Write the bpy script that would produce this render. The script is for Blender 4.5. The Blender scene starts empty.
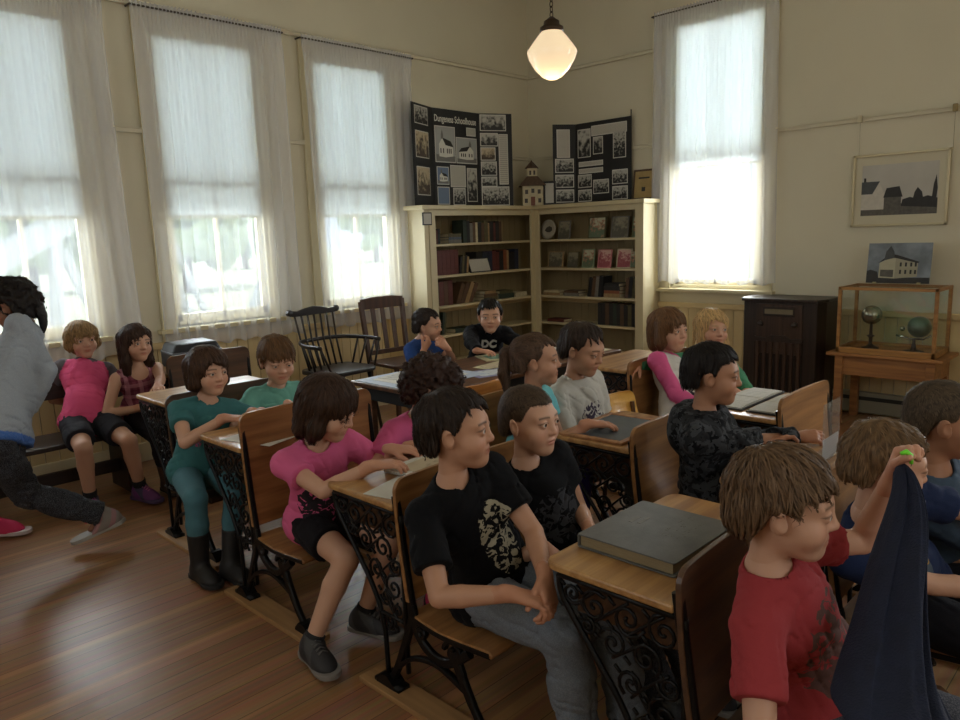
import bpy, bmesh, math, random
import numpy as np
from mathutils import Vector, Matrix

scene = bpy.context.scene
COL = scene.collection
rnd = random.Random(7)
PI = math.pi

# ------------------------------------------------------------------ camera
YAW, PIT, ROL, FPX, CH = math.radians(44.42), math.radians(-9.55), math.radians(-1.915), 745.0, 1.55
_f = Vector((math.cos(YAW) * math.cos(PIT), math.sin(YAW) * math.cos(PIT), math.sin(PIT)))
_r = Vector((math.sin(YAW), -math.cos(YAW), 0))
_u = _r.cross(_f)
_R = math.cos(ROL) * _r + math.sin(ROL) * _u
_U = -math.sin(ROL) * _r + math.cos(ROL) * _u
cd = bpy.data.cameras.new('camera')
cd.sensor_width = 36.0
cd.lens = FPX / 960 * 36.0
cd.clip_start = 0.02
cd.clip_end = 500
cam = bpy.data.objects.new('camera', cd)
COL.objects.link(cam)
cam.matrix_world = Matrix(((_R.x, _U.x, -_f.x, 0), (_R.y, _U.y, -_f.y, 0), (_R.z, _U.z, -_f.z, CH), (0, 0, 0, 1)))
scene.camera = cam


def at(px, py, dep):
    """world point seen at a photograph pixel at a given depth along the view axis"""
    return Vector((0, 0, CH)) + (_f + _R * ((px - 480) / FPX) - _U * ((py - 360) / FPX)) * dep


# ------------------------------------------------------------------ view, world, lights
vs = scene.view_settings
vs.view_transform = 'Standard'
vs.look = 'None'
vs.exposure = 0.58
vs.gamma = 1.0
vs.use_curve_mapping = False
scene.cycles.use_denoising = True
scene.cycles.max_bounces = 8
scene.cycles.diffuse_bounces = 4
scene.cycles.glossy_bounces = 3
scene.cycles.transmission_bounces = 5
scene.cycles.transparent_max_bounces = 16
scene.cycles.sample_clamp_indirect = 4.0
scene.cycles.caustics_reflective = False
scene.cycles.caustics_refractive = False

world = bpy.data.worlds.new('overcast_sky')
scene.world = world
world.use_nodes = True
wn = world.node_tree
wn.nodes['Background'].inputs[0].default_value = (0.80, 0.90, 1.0, 1)
wn.nodes['Background'].inputs[1].default_value = .75

WIN_POWER = 52.0     # daylight through each tall window
ROOM_FILL = 6.5     # added fill light, entering by unseen openings behind the camera


def area_light(name, loc, direction, sx, sy, power, col):
    l = bpy.data.lights.new(name, 'AREA')
    l.shape = 'RECTANGLE'
    l.size, l.size_y = sx, sy
    l.energy = power
    l.color = col
    o = bpy.data.objects.new(name, l)
    COL.objects.link(o)
    o.location = loc
    o.rotation_euler = Vector(direction).to_track_quat('-Z', 'Y').to_euler()
    return o


XB, YA = 6.45, 5.46           # planes of the right (far) and left walls
CEIL = 4.3
for wx in (0.12, 1.44, 2.77, 4.09):
    area_light('daylight_left', (wx, YA + 0.42, 2.0), (0, -1, -0.12), 0.85, 2.2, WIN_POWER, (0.90, 0.95, 1.0))
area_light('daylight_right', (XB + 0.42, 3.27, 2.15), (-1, 0, -0.12), 0.92, 2.5, WIN_POWER * 2.2, (0.95, 0.97, 1.0))
area_light('added_fill_right', (XB + 0.42, -.91, 2.15), (-1, .25, -0.15), 0.92, 2.5, WIN_POWER * 1.7, (0.97, 0.98, 1.0))  # added lamp at an unseen window, lights the faces from front right
area_light('added_fill_rear', (1.2, -2.90, 2.4), (0.0, 1, -0.1), 3.2, 1.6, ROOM_FILL * 2.4, (1.0, 0.95, 0.86))  # added fill lamp outside the unseen rear wall opening
area_light('added_fill_front', (-2.50, 2.0, 2.4), (1, 0.0, -0.1), 3.0, 1.6, ROOM_FILL * 1.3, (1.0, 0.96, 0.88))  # added fill lamp at the other unseen opening, no entry there


sun = bpy.data.lights.new('high_sun', 'SUN')
sun.energy = 1.3
sun.angle = .03
sun.color = (1.0, .96, .88)
so_ = bpy.data.objects.new('high_sun', sun)
COL.objects.link(so_)
so_.rotation_euler = Vector((.45, .35, -1.0)).to_track_quat('-Z', 'Y').to_euler()


# ------------------------------------------------------------------ materials
def lin(c):
    return tuple((v / 255 / 12.92 if v / 255 <= 0.04045 else ((v / 255 + 0.055) / 1.055) ** 2.4) for v in c)


MATS = {}


def mat(name, rgb, rough=0.6, metal=0.0, var=0.0, vscale=8.0, bump=0.0, bscale=60.0, stretch=None, rgb2=None, spec=0.5, coat=0.0):
    """procedural principled material: two tones mixed by noise, optional bump"""
    if name in MATS:
        return MATS[name]
    m = bpy.data.materials.new(name)
    m.use_nodes = True
    nt = m.node_tree
    b = nt.nodes['Principled BSDF']
    c = lin(rgb)
    b.inputs['Base Color'].default_value = (*c, 1)
    b.inputs['Roughness'].default_value = rough
    b.inputs['Metallic'].default_value = metal
    b.inputs['Specular IOR Level'].default_value = spec
    b.inputs['Coat Weight'].default_value = coat
    tc = nt.nodes.new('ShaderNodeTexCoord')
    mp = nt.nodes.new('ShaderNodeMapping')
    nt.links.new(tc.outputs['Object'], mp.inputs[0])
    if stretch:
        mp.inputs['Scale'].default_value = stretch
    if var > 0 or rgb2:
        n = nt.nodes.new('ShaderNodeTexNoise')
        n.inputs['Scale'].default_value = vscale
        n.inputs['Detail'].default_value = 4
        nt.links.new(mp.outputs[0], n.inputs['Vector'])
        mx = nt.nodes.new('ShaderNodeMix')
        mx.data_type = 'RGBA'
        c2 = lin(rgb2) if rgb2 else tuple(v * (1 - var) for v in c)
        mx.inputs['A'].default_value = (*c2, 1)
        mx.inputs['B'].default_value = (*c, 1)
        rp = nt.nodes.new('ShaderNodeMapRange')
        rp.inputs[1].default_value, rp.inputs[2].default_value = 0.35, 0.65
        nt.links.new(n.outputs['Fac'], rp.inputs[0])
        nt.links.new(rp.outputs[0], mx.inputs['Factor'])
        nt.links.new(mx.outputs['Result'], b.inputs['Base Color'])
    if bump > 0:
        n2 = nt.nodes.new('ShaderNodeTexNoise')
        n2.inputs['Scale'].default_value = bscale
        n2.inputs['Detail'].default_value = 3
        nt.links.new(mp.outputs[0], n2.inputs['Vector'])
        bp = nt.nodes.new('ShaderNodeBump')
        bp.inputs['Strength'].default_value = bump
        bp.inputs['Distance'].default_value = 0.01
        nt.links.new(n2.outputs['Fac'], bp.inputs['Height'])
        nt.links.new(bp.outputs[0], b.inputs['Normal'])
    MATS[name] = m
    return m


def wood(name, rgb, rgb2, rough=0.45, axis='x', scale=6.0, coat=0.0):
    """long grained wood"""
    st = {'x': (0.35, 6, 6), 'y': (6, 0.35, 6), 'z': (6, 6, 0.35)}[axis]
    return mat(name, rgb, rough, 0, 0.3, scale, 0.05, 30, st, rgb2, coat=coat)


def attr_mat(name, rough=0.6, bump=0.0, bscale=80, sheen=0.0, spec=0.4):
    """material whose albedo is the mesh colour attribute 'tint'"""
    if name in MATS:
        return MATS[name]
    m = bpy.data.materials.new(name)
    m.use_nodes = True
    nt = m.node_tree
    b = nt.nodes['Principled BSDF']
    a = nt.nodes.new('ShaderNodeAttribute')
    a.attribute_name = 'tint'
    nt.links.new(a.outputs['Color'], b.inputs['Base Color'])
    b.inputs['Roughness'].default_value = rough
    b.inputs['Specular IOR Level'].default_value = spec
    if bump:
        tc = nt.nodes.new('ShaderNodeTexCoord')
        n2 = nt.nodes.new('ShaderNodeTexNoise')
        n2.inputs['Scale'].default_value = bscale
        nt.links.new(tc.outputs['Object'], n2.inputs['Vector'])
        bp = nt.nodes.new('ShaderNodeBump')
        bp.inputs['Strength'].default_value = bump
        bp.inputs['Distance'].default_value = 0.004
        nt.links.new(n2.outputs['Fac'], bp.inputs['Height'])
        nt.links.new(bp.outputs[0], b.inputs['Normal'])
    MATS[name] = m
    return m


def mix_shader(name, parts):
    """parts: list of ('Transparent'|'Translucent'|'Diffuse'|'Glossy', rgb linear, weight)"""
    if name in MATS:
        return MATS[name]
    m = bpy.data.materials.new(name)
    m.use_nodes = True
    nt = m.node_tree
    nt.nodes.clear()
    out = nt.nodes.new('ShaderNodeOutputMaterial')
    prev, acc = None, 0
    for kind, c, w in parts:
        s = nt.nodes.new('ShaderNodeBsdf' + kind)
        s.inputs[0].default_value = (*c, 1)
        if kind == 'Glossy':
            s.inputs['Roughness'].default_value = 0.02
        if prev is None:
            prev, acc = s, w
        else:
            mx = nt.nodes.new('ShaderNodeMixShader')
            acc += w
            mx.inputs[0].default_value = w / acc
            nt.links.new(prev.outputs[0], mx.inputs[1])
            nt.links.new(s.outputs[0], mx.inputs[2])
            prev = mx
    nt.links.new(prev.outputs[0], out.inputs[0])
    MATS[name] = m
    return m


# ------------------------------------------------------------------ mesh helpers
class MB:
    def __init__(s):
        s.v, s.f, s.mi = [], [], []
        s.cur = 0

    def add(s, verts, faces):
        n = len(s.v)
        s.v += [tuple(p) for p in verts]
        s.f += [tuple(i + n for i in f) for f in faces]
        s.mi += [s.cur] * len(faces)
        return s

    def box(s, c, d, rot=None):
        hx, hy, hz = d[0] / 2, d[1] / 2, d[2] / 2
        vs_ = [Vector((x, y, z)) for z in (-hz, hz) for y in (-hy, hy) for x in (-hx, hx)]
        if rot is not None:
            vs_ = [rot @ v for v in vs_]
        vs_ = [v + Vector(c) for v in vs_]
        return s.add(vs_, [(0, 2, 3, 1), (4, 5, 7, 6), (0, 1, 5, 4), (2, 6, 7, 3), (0, 4, 6, 2), (1, 3, 7, 5)])

    def bb(s, x0, x1, y0, y1, z0, z1):
        return s.box(((x0 + x1) / 2, (y0 + y1) / 2, (z0 + z1) / 2), (abs(x1 - x0), abs(y1 - y0), abs(z1 - z0)))

    def tube(s, path, r, n=8, ref=None, cap=True, squash=1.0):
        path = [Vector(p) for p in path]
        rs = r if isinstance(r, (list, tuple)) else [r] * len(path)
        vs_, fs = [], []
        up = Vector(ref) if ref else None
        for i, p in enumerate(path):
            t = (path[min(i + 1, len(path) - 1)] - path[max(i - 1, 0)])
            if t.length < 1e-9:
                t = Vector((0, 0, 1))
            t.normalize()
            if up is None:
                up = Vector((1, 0, 0)) if abs(t.x) < 0.9 else Vector((0, 1, 0))
            a = up - t * up.dot(t)
            if a.length < 1e-4:
                a = t.orthogonal()
            a.normalize()
            b = t.cross(a)
            if not ref:
                up = a
            for k in range(n):
                an = 2 * PI * k / n + PI / n
                vs_.append(p + (a * math.cos(an) * squash + b * math.sin(an)) * rs[i])
        m = len(path)
        for i in range(m - 1):
            for k in range(n):
                k2 = (k + 1) % n
                fs.append((i * n + k, i * n + k2, (i + 1) * n + k2, (i + 1) * n + k))
        if cap:
            fs.append(tuple(range(n - 1, -1, -1)))
            fs.append(tuple((m - 1) * n + k for k in range(n)))
        return s.add(vs_, fs)

    def lathe(s, prof, n=24, c=(0, 0, 0), axis='z'):
        vs_, fs = [], []
        for r, z in prof:
            for k in range(n):
                a = 2 * PI * k / n
                p = (r * math.cos(a), r * math.sin(a), z)
                if axis == 'x':
                    p = (p[2], p[0], p[1])
                elif axis == 'y':
                    p = (p[0], p[2], p[1])
                vs_.append((p[0] + c[0], p[1] + c[1], p[2] + c[2]))
        for i in range(len(prof) - 1):
            for k in range(n):
                k2 = (k + 1) % n
                fs.append((i * n + k, i * n + k2, (i + 1) * n + k2, (i + 1) * n + k))
        if prof[0][0] > 1e-5:
            fs.append(tuple(range(n - 1, -1, -1)))
        if prof[-1][0] > 1e-5:
            fs.append(tuple((len(prof) - 1) * n + k for k in range(n)))
        return s.add(vs_, fs)

    def prism(s, poly, h0, h1, axis='z', fn=None):
        """polygon (a,b) extruded from h0 to h1 along axis; z:(x,y) y:(x,z) x:(y,z)"""
        def P(a, b, h):
            return {'z': (a, b, h), 'y': (a, h, b), 'x': (h, a, b)}[axis]
        n = len(poly)
        vs_ = [P(a, b, h0) for a, b in poly] + [P(a, b, h1) for a, b in poly]
        fs = [tuple(range(n - 1, -1, -1)), tuple(range(n, 2 * n))]
        fs += [(i, (i + 1) % n, n + (i + 1) % n, n + i) for i in range(n)]
        return s.add(vs_, fs)

    def build(s, name, mats, parent=None, smooth=False, bevel=0.0, loc=None, rotz=0.0, seg=2):
        me = bpy.data.meshes.new(name)
        me.from_pydata(s.v, [], s.f)
        for m in (mats if isinstance(mats, (list, tuple)) else [mats]):
            me.materials.append(m)
        me.polygons.foreach_set('material_index', s.mi)
        bm = bmesh.new()
        bm.from_mesh(me)
        bmesh.ops.recalc_face_normals(bm, faces=bm.faces)
        if bevel > 0:
            ed = [e for e in bm.edges if len(e.link_faces) == 2 and e.calc_face_angle(0) > 0.6]
            bmesh.ops.bevel(bm, geom=ed, offset=bevel, segments=seg, affect='EDGES', profile=0.5, clamp_overlap=True)
        bm.to_mesh(me)
        bm.free()
        if smooth:
            me.polygons.foreach_set('use_smooth', [True] * len(me.polygons))
        return link(name, me, parent, loc, rotz)


def link(name, me, parent=None, loc=None, rotz=0.0):
    o = bpy.data.objects.new(name, me)
    COL.objects.link(o)
    if parent:
        o.parent = parent
    if loc is not None:
        o.location = loc
    o.rotation_euler = (0, 0, rotz)
    return o


def tag(o, label=None, cat=None, group=None, kind=None):
    for k, v in (('label', label), ('category', cat), ('group', group), ('kind', kind)):
        if v:
            o[k] = v
    return o


def thing(name, label, cat, loc=(0, 0, 0), rotz=0.0, group=None):
    o = bpy.data.objects.new(name, None)
    COL.objects.link(o)
    o.empty_display_size = 0.1
    o.location = loc
    o.rotation_euler = (0, 0, rotz)
    return tag(o, label, cat, group)


def struct(name, mb, m, parent=None, **k):
    o = mb.build(name, m, parent, **k)
    if not parent:
        o['kind'] = 'structure'
    return o


def rrect(x0, x1, y0, y1, r, n=5, corners=(1, 1, 1, 1)):
    """rounded rectangle polygon; corners (x0y0, x1y0, x1y1, x0y1)"""
    pts = []
    for k, (cx, cy, a0) in enumerate(((x0, y0, PI), (x1, y0, 1.5 * PI), (x1, y1, 0), (x0, y1, 0.5 * PI))):
        if not corners[k]:
            pts.append((cx, cy))
            continue
        sx, sy = (r if cx == x0 else -r), (r if cy == y0 else -r)
        for i in range(n + 1):
            a = a0 + i / n * PI / 2
            pts.append((cx + sx + r * math.cos(a), cy + sy + r * math.sin(a)))
    return pts


def bez(p, n=12):
    """smooth Catmull-Rom through 2D or 3D points"""
    P = [np.array(q, float) for q in p]
    P = [2 * P[0] - P[1]] + P + [2 * P[-1] - P[-2]]
    out = []
    for i in range(1, len(P) - 2):
        for k in range(n):
            t = k / n
            a, b, c, d = P[i - 1], P[i], P[i + 1], P[i + 2]
            out.append(0.5 * (2 * b + (c - a) * t + (2 * a - 5 * b + 4 * c - d) * t * t + (3 * b - a - 3 * c + d) * t ** 3))
    out.append(P[-2])
    return [tuple(q) for q in out]


# ------------------------------------------------------------------ room shell
def wall_mat():
    m = mat('cream_plaster', (219, 211, 186), 0.75, 0, 0.06, 1.3, 0.04, 180)
    return m


M_WALL = wall_mat()
M_WAIN = mat('cream_wainscot_paint', (214, 190, 140), 0.5, 0, 0.08, 3, 0.02, 90)
M_TRIM = mat('cream_trim_paint', (216, 202, 164), 0.45, 0, 0.05, 3)
M_CASE = mat('window_casing_paint', (208, 196, 160), 0.5, 0, 0.05, 3)


def floor_mat():
    m = bpy.data.materials.new('fir_plank_floor')
    m.use_nodes = True
    nt = m.node_tree
    b = nt.nodes['Principled BSDF']
    tc = nt.nodes.new('ShaderNodeTexCoord')
    br = nt.nodes.new('ShaderNodeTexBrick')
    br.offset = 0.37
    br.inputs['Scale'].default_value = 1.0
    br.inputs['Brick Width'].default_value = 3.6
    br.inputs['Row Height'].default_value = 0.083
    br.inputs['Mortar Size'].default_value = 0.0016
    br.inputs['Mortar Smooth'].default_value = 0.3
    br.inputs['Color1'].default_value = (*lin((156, 114, 78)), 1)
    br.inputs['Color2'].default_value = (*lin((132, 94, 64)), 1)
    br.inputs['Mortar'].default_value = (*lin((60, 36, 22)), 1)
    nt.links.new(tc.outputs['Object'], br.inputs['Vector'])
    mp = nt.nodes.new('ShaderNodeMapping')
    mp.inputs['Scale'].default_value = (0.5, 14, 1)
    nt.links.new(tc.outputs['Object'], mp.inputs[0])
    n = nt.nodes.new('ShaderNodeTexNoise')
    n.inputs['Scale'].default_value = 3.5
    n.inputs['Detail'].default_value = 6
    nt.links.new(mp.outputs[0], n.inputs['Vector'])
    mx = nt.nodes.new('ShaderNodeMix')
    mx.data_type = 'RGBA'
    mx.blend_type = 'OVERLAY'
    mx.inputs['Factor'].default_value = 0.55
    nt.links.new(br.outputs['Color'], mx.inputs['A'])
    nt.links.new(n.outputs['Color'], mx.inputs['B'])
    # a few paler replaced strips
    n3 = nt.nodes.new('ShaderNodeTexNoise')
    n3.noise_dimensions = '1D'
    n3.inputs['Scale'].default_value = 9.0
    sp = nt.nodes.new('ShaderNodeSeparateXYZ')
    nt.links.new(tc.outputs['Object'], sp.inputs[0])
    nt.links.new(sp.outputs['Y'], n3.inputs['W'])
    rp = nt.nodes.new('ShaderNodeMapRange')
    rp.inputs[1].default_value, rp.inputs[2].default_value = 0.60, 0.72
    rp.inputs[4].default_value = 0.45
    nt.links.new(n3.outputs['Fac'], rp.inputs[0])
    m2 = nt.nodes.new('ShaderNodeMix')
    m2.data_type = 'RGBA'
    m2.inputs['B'].default_value = (*lin((196, 144, 92)), 1)
    nt.links.new(rp.outputs[0], m2.inputs['Factor'])
    nt.links.new(mx.outputs['Result'], m2.inputs['A'])
    nt.links.new(m2.outputs['Result'], b.inputs['Base Color'])
    n4 = nt.nodes.new('ShaderNodeTexNoise')
    n4.inputs['Scale'].default_value = 5
    nt.links.new(tc.outputs['Object'], n4.inputs['Vector'])
    r4 = nt.nodes.new('ShaderNodeMapRange')
    r4.inputs[3].default_value, r4.inputs[4].default_value = 0.24, 0.42
    nt.links.new(n4.outputs['Fac'], r4.inputs[0])
    nt.links.new(r4.outputs[0], b.inputs['Roughness'])
    bp = nt.nodes.new('ShaderNodeBump')
    bp.inputs['Strength'].default_value = 0.12
    bp.inputs['Distance'].default_value = 0.004
    nt.links.new(n.outputs['Fac'], bp.inputs['Height'])
    nt.links.new(bp.outputs[0], b.inputs['Normal'])
    return m


X0R, Y0R = -2.3, -2.7
struct('floor', MB().bb(X0R, XB + 0.15, Y0R, YA + 0.15, -0.08, 0), floor_mat())
struct('ceiling', MB().bb(X0R - .15, XB + 0.15, Y0R - .15, YA + 0.15, CEIL, CEIL + 0.1), mat('ceiling_paint', (228, 222, 204), 0.8, 0, 0.05, 2))
# window openings (along-wall lo, hi, z lo, z hi)
WA = [(cx - 0.41, cx + 0.41, 0.96, 3.05) for cx in (0.12, 1.44, 2.77, 4.09)]
WB = [(2.83, 3.71, 1.0, 3.38), (-1.35, -.47, 1.0, 3.38)]


def wall_with_holes(name, a0, a1, zt, holes, plane, th, axis):
    """wall slab split around rectangular holes, built as one mesh"""
    mb = MB()

    def seg(u0, u1, z0, z1):
        if axis == 'y':
            mb.bb(u0, u1, plane, plane + th, z0, z1)
        else:
            mb.bb(plane, plane + th, u0, u1, z0, z1)
    cur = a0
    for (u0, u1, z0, z1) in sorted(holes):
        seg(cur, u0, 0, zt)
        seg(u0, u1, 0, z0)
        seg(u0, u1, z1, zt)
        cur = u1
    seg(cur, a1, 0, zt)
    return struct(name, mb, M_WALL)


wall_with_holes('wall_left', X0R, XB + 0.15, CEIL, WA, YA, 0.15, 'y')
wall_with_holes('wall_right', Y0R, YA + 0.15, CEIL, WB, XB, 0.15, 'x')
wall_with_holes('wall_back', X0R, XB + .15, CEIL, [(-0.4, 2.8, 1.6, 3.2)], Y0R - 0.15, 0.15, 'y')
wall_with_holes('wall_front', Y0R, YA + .15, CEIL, [(0.5, 3.5, 1.6, 3.2)], X0R - 0.15, 0.15, 'x')

# beadboard wainscot, cap rail, baseboard, picture rails
mb = MB()
for k in range(int((XB - X0R) / 0.09)):
    x = X0R + k * 0.09
    mb.bb(x + .003, x + .087, YA - 0.012, YA, 0.1, 0.80)
struct('trim_1', mb, M_WAIN)
mb = MB()
for k in range(int((YA - Y0R) / 0.09)):
    y = Y0R + k * 0.09
    mb.bb(XB - 0.012, XB, y + .003, y + .087, 0.1, 0.80)
struct('trim_2', mb, M_WAIN)
struct('trim_3', MB().bb(X0R, XB, YA - .035, YA, .80, .85), M_WAIN, bevel=.008)
struct('trim_4', MB().bb(XB - .035, XB, Y0R, YA, .80, .85), M_WAIN, bevel=.008)
struct('baseboard_left', MB().bb(X0R, XB, YA - .025, YA, 0, .14), M_TRIM, bevel=.006)
struct('baseboard_right', MB().bb(XB - .025, XB, Y0R, YA, 0, .14), M_TRIM, bevel=.006)


def rail_left(name, z, segs, h=.035, d=.028):
    mb = MB()
    for a, b in segs:
        mb.bb(a, b, YA - d, YA, z - h / 2, z + h / 2)
        mb.bb(a, b, YA - d * 1.5, YA, z + h / 2 - .008, z + h / 2)
    struct(name, mb, M_WALL, bevel=.003)


def rail_right(name, z, segs, h=.035, d=.028):
    mb = MB()
    for a, b in segs:
        mb.bb(XB - d, XB, a, b, z - h / 2, z + h / 2)
        mb.bb(XB - d * 1.5, XB, a, b, z + h / 2 - .008, z + h / 2)
    struct(name, mb, M_WALL, bevel=.003)


CAS = 0.11
gaps = [(X0R, WA[0][0] - CAS)] + [(WA[i][1] + CAS, WA[i + 1][0] - CAS) for i in range(3)] + [(WA[3][1] + CAS, XB)]
rail_left('trim_5', 2.345, gaps)
rail_left('trim_6', 3.19, [(X0R, XB)])
rail_right('trim_7', 2.335, [(Y0R, WB[0][0] - CAS), (WB[0][1] + CAS, YA)])
rail_right('trim_8', 3.19, [(WB[0][1] + CAS, YA)])

M_GLASS = mix_shader('window_glass', [('Transparent', (0.97, 0.99, 0.985), 0.95), ('Glossy', (1, 1, 1), 0.05)])
M_SHEER = mix_shader('white_sheer_voile', [('Transparent', (1, 1, 1), 0.55), ('Translucent', (0.86, 0.92, 1.0), 0.075), ('Diffuse', (0.94, 0.94, 0.98), 0.375)])
M_SHADE = mix_shader('pale_roller_shade', [('Translucent', (0.82, 0.87, 0.88), 0.24), ('Diffuse', (0.78, 0.79, 0.77), 0.55)])


def window_unit(idx, lo, hi, z0, z1, side):
    """double hung sash window; side 'A' left wall, 'B' right wall"""
    def bb(mb, u0, u1, d0, d1, a, b):
        if side == 'A':
            mb.bb(u0, u1, YA + d0, YA + d1, a, b)
        else:
            mb.bb(XB + d0, XB + d1, u0, u1, a, b)
        return mb
    mb = MB()
    for (u0, u1, a, b) in ((lo - CAS, lo, z0 - .02, z1 + .12), (hi, hi + CAS, z0 - .02, z1 + .12), (lo, hi, z1, z1 + .12)):
        bb(mb, u0, u1, -.028, 0, a, b)
    bb(mb, lo - CAS - .03, hi + CAS + .03, -.075, .0, z0 - .05, z0 - .018)        # stool
    bb(mb, lo - CAS, hi + CAS, -.025, 0, z0 - .15, z0 - .05)                      # apron
    for (u0, u1, a, b) in ((lo, lo + .03, z0, z1), (hi - .03, hi, z0, z1), (lo, hi, z1 - .03, z1), (lo, hi, z0 - .018, z0 + .02)):
        bb(mb, u0, u1, 0, .14, a, b)
    w = struct('window_%d' % idx, mb, M_CASE, bevel=.004)
    zm = (z0 + z1) / 2 - .02
    mid = (lo + hi) / 2
    for nm, (a, b, d) in (('lower_sash', (z0 + .02, zm + .03, .03)), ('upper_sash', (zm - .01, z1 - .03, .075))):
        mb = MB()
        for (u0, u1, p, q) in ((lo + .03, lo + .075, a, b), (hi - .075, hi - .03, a, b), (lo + .03, hi - .03, a, a + .055), (lo + .03, hi - .03, b - .04, b), (mid - .012, mid + .012, a, b)):
            bb(mb, u0, u1, d, d + .035, p, q)
        sash = mb.build(nm, M_CASE, w, bevel=.003)
        bb(MB(), lo + .075, hi - .075, d + .016, d + .02, a + .055, b - .04).build('pane', M_GLASS, sash)
    return w


for i, (lo, hi, a, b) in enumerate(WA):
    window_unit(i + 1, lo, hi, a, b, 'A')
window_unit(5, *WB[0], 'B')
window_unit(6, *WB[1], 'B')  # out-of-view window, added so light reaches the children's faces


def roller_shade(lo, hi, ztop, zbot, side, label):
    loc = ((lo + hi) / 2, YA + .012, 0) if side == 'A' else (XB + .012, (lo + hi) / 2, 0)
    t = thing('roller_shade', label, 'window shade', loc, 0 if side == 'A' else -PI / 2, 'roller shades behind the sheers')
    h = (hi - lo) / 2 - .004
    MB().bb(-h, h, -.001, .001, zbot + .01, ztop).build('shade_cloth', M_SHADE, t)
    mb = MB()
    mb.bb(-h, h, -.004, .004, zbot, zbot + .022)
    mb.build('hem_bar', mat('shade_hem', (196, 190, 160), .6), t)
    mb = MB()
    mb.tube([(-h, 0.008, ztop), (h, 0.008, ztop)], .018, 10)
    mb.build('roller', mat('shade_roller', (190, 184, 160), .6), t)


roller_shade(WA[0][0], WA[0][1], 3.02, 1.74, 'A', 'roller shade of the window beyond the left edge of the photo')
roller_shade(WA[1][0], WA[1][1], 3.02, 1.74, 'A', 'pale roller shade in the leftmost window, half lowered behind its sheer curtain')
roller_shade(WA[2][0], WA[2][1], 3.02, 1.74, 'A', 'pale roller shade in the middle window of the left wall, half lowered')
roller_shade(WA[3][0], WA[3][1], 3.02, 1.74, 'A', 'pale roller shade in the window just left of the corner bookcase')
roller_shade(WB[0][0], WB[0][1], 3.36, 2.08, 'B', 'roller shade in the far wall window between bookcase and framed picture')


def curtain(cx, w0, w1, zt, zb, side, label, seed, tie=0.0):
    """gathered sheer on a rod; bunched into denser folds near both sides"""
    r = random.Random(seed)
    loc = (cx, YA - .07, 0) if side == 'A' else (XB - .07, cx, 0)
    t = thing('sheer_curtain', label, 'curtain', loc, 0 if side == 'A' else -PI / 2, 'white sheer window curtains')
    nu, nz = 220, 26
    ph = [r.uniform(0, 6.28) for _ in range(6)]
    v, f = [], []
    for j in range(nz + 1):
        tz = j / nz
        z = zt + .03 + (zb - zt - .03) * tz
        half = (w0 + (w1 - w0) * tz ** 1.4) / 2
        for i in range(nu + 1):
            u = i / nu
            s = 2 * u - 1
            bunch = abs(s) ** 3
            x = half * (s + .015 * math.sin(9 * s + ph[0] + tz * 1.5))
            amp = .006 + .022 * bunch + .010 * tz
            y = amp * math.sin(s * 34 + ph[1] + .8 * math.sin(3 * s + ph[2]) + tz * .8 * math.sin(5 * s + ph[4])) + .006 * math.sin(s * 71 + ph[3]) * (1 - tz * .5)
            if tz < .06:
                y = .012 * math.sin(s * 130 + ph[5])
                if abs(z - zt) < .02:
                    y = y * .4 + (.011 if math.sin(s * 130 + ph[5]) > 0 else -.011)
            z2 = z + (0.012 * math.sin(s * 22 + ph[2]) if j == nz else 0) + (.006 * math.sin(s * 120) if j == 0 else 0)
            v.append((x, y, z2))
    W = nu + 1
    f = [(j * W + i, j * W + i + 1, (j + 1) * W + i + 1, (j + 1) * W + i) for j in range(nz) for i in range(nu)]
    MB().add(v, f).build('sheer_fabric', M_SHEER, t, smooth=True)
    mb = MB().tube([(-w0 / 2 - .01, .0, zt), (w0 / 2 + .01, .0, zt)], .007, 8)
    for sx in (-1, 1):
        mb.tube([(sx * (w0 / 2 + .01), 0, zt), (sx * (w0 / 2 + .01), .07, zt)], .007, 8)
    mb.build('curtain_rod', mat('rod_steel', (90, 84, 78), .4, .8), t)


curtain(0.12, 1.16, 1.2, 3.165, .80, 'A', 'sheer curtain of the window outside the photo on the left', 1)
curtain(1.47, 1.16, 1.30, 3.165, .80, 'A', 'leftmost sheer white curtain, above the striding child in grey', 2)
curtain(2.82, 1.15, 1.16, 3.165, .80, 'A', 'sheer white curtain on the middle window behind the teal shirted girl', 3)
curtain(4.16, 1.17, 1.14, 3.155, .80, 'A', 'sheer white curtain behind the spindle and slat back chairs', 4)
curtain(3.30, 1.16, 1.22, 3.47, 1.04, 'B', 'glaring white sheer curtain on the far wall beside the bookcase', 5)

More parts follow.
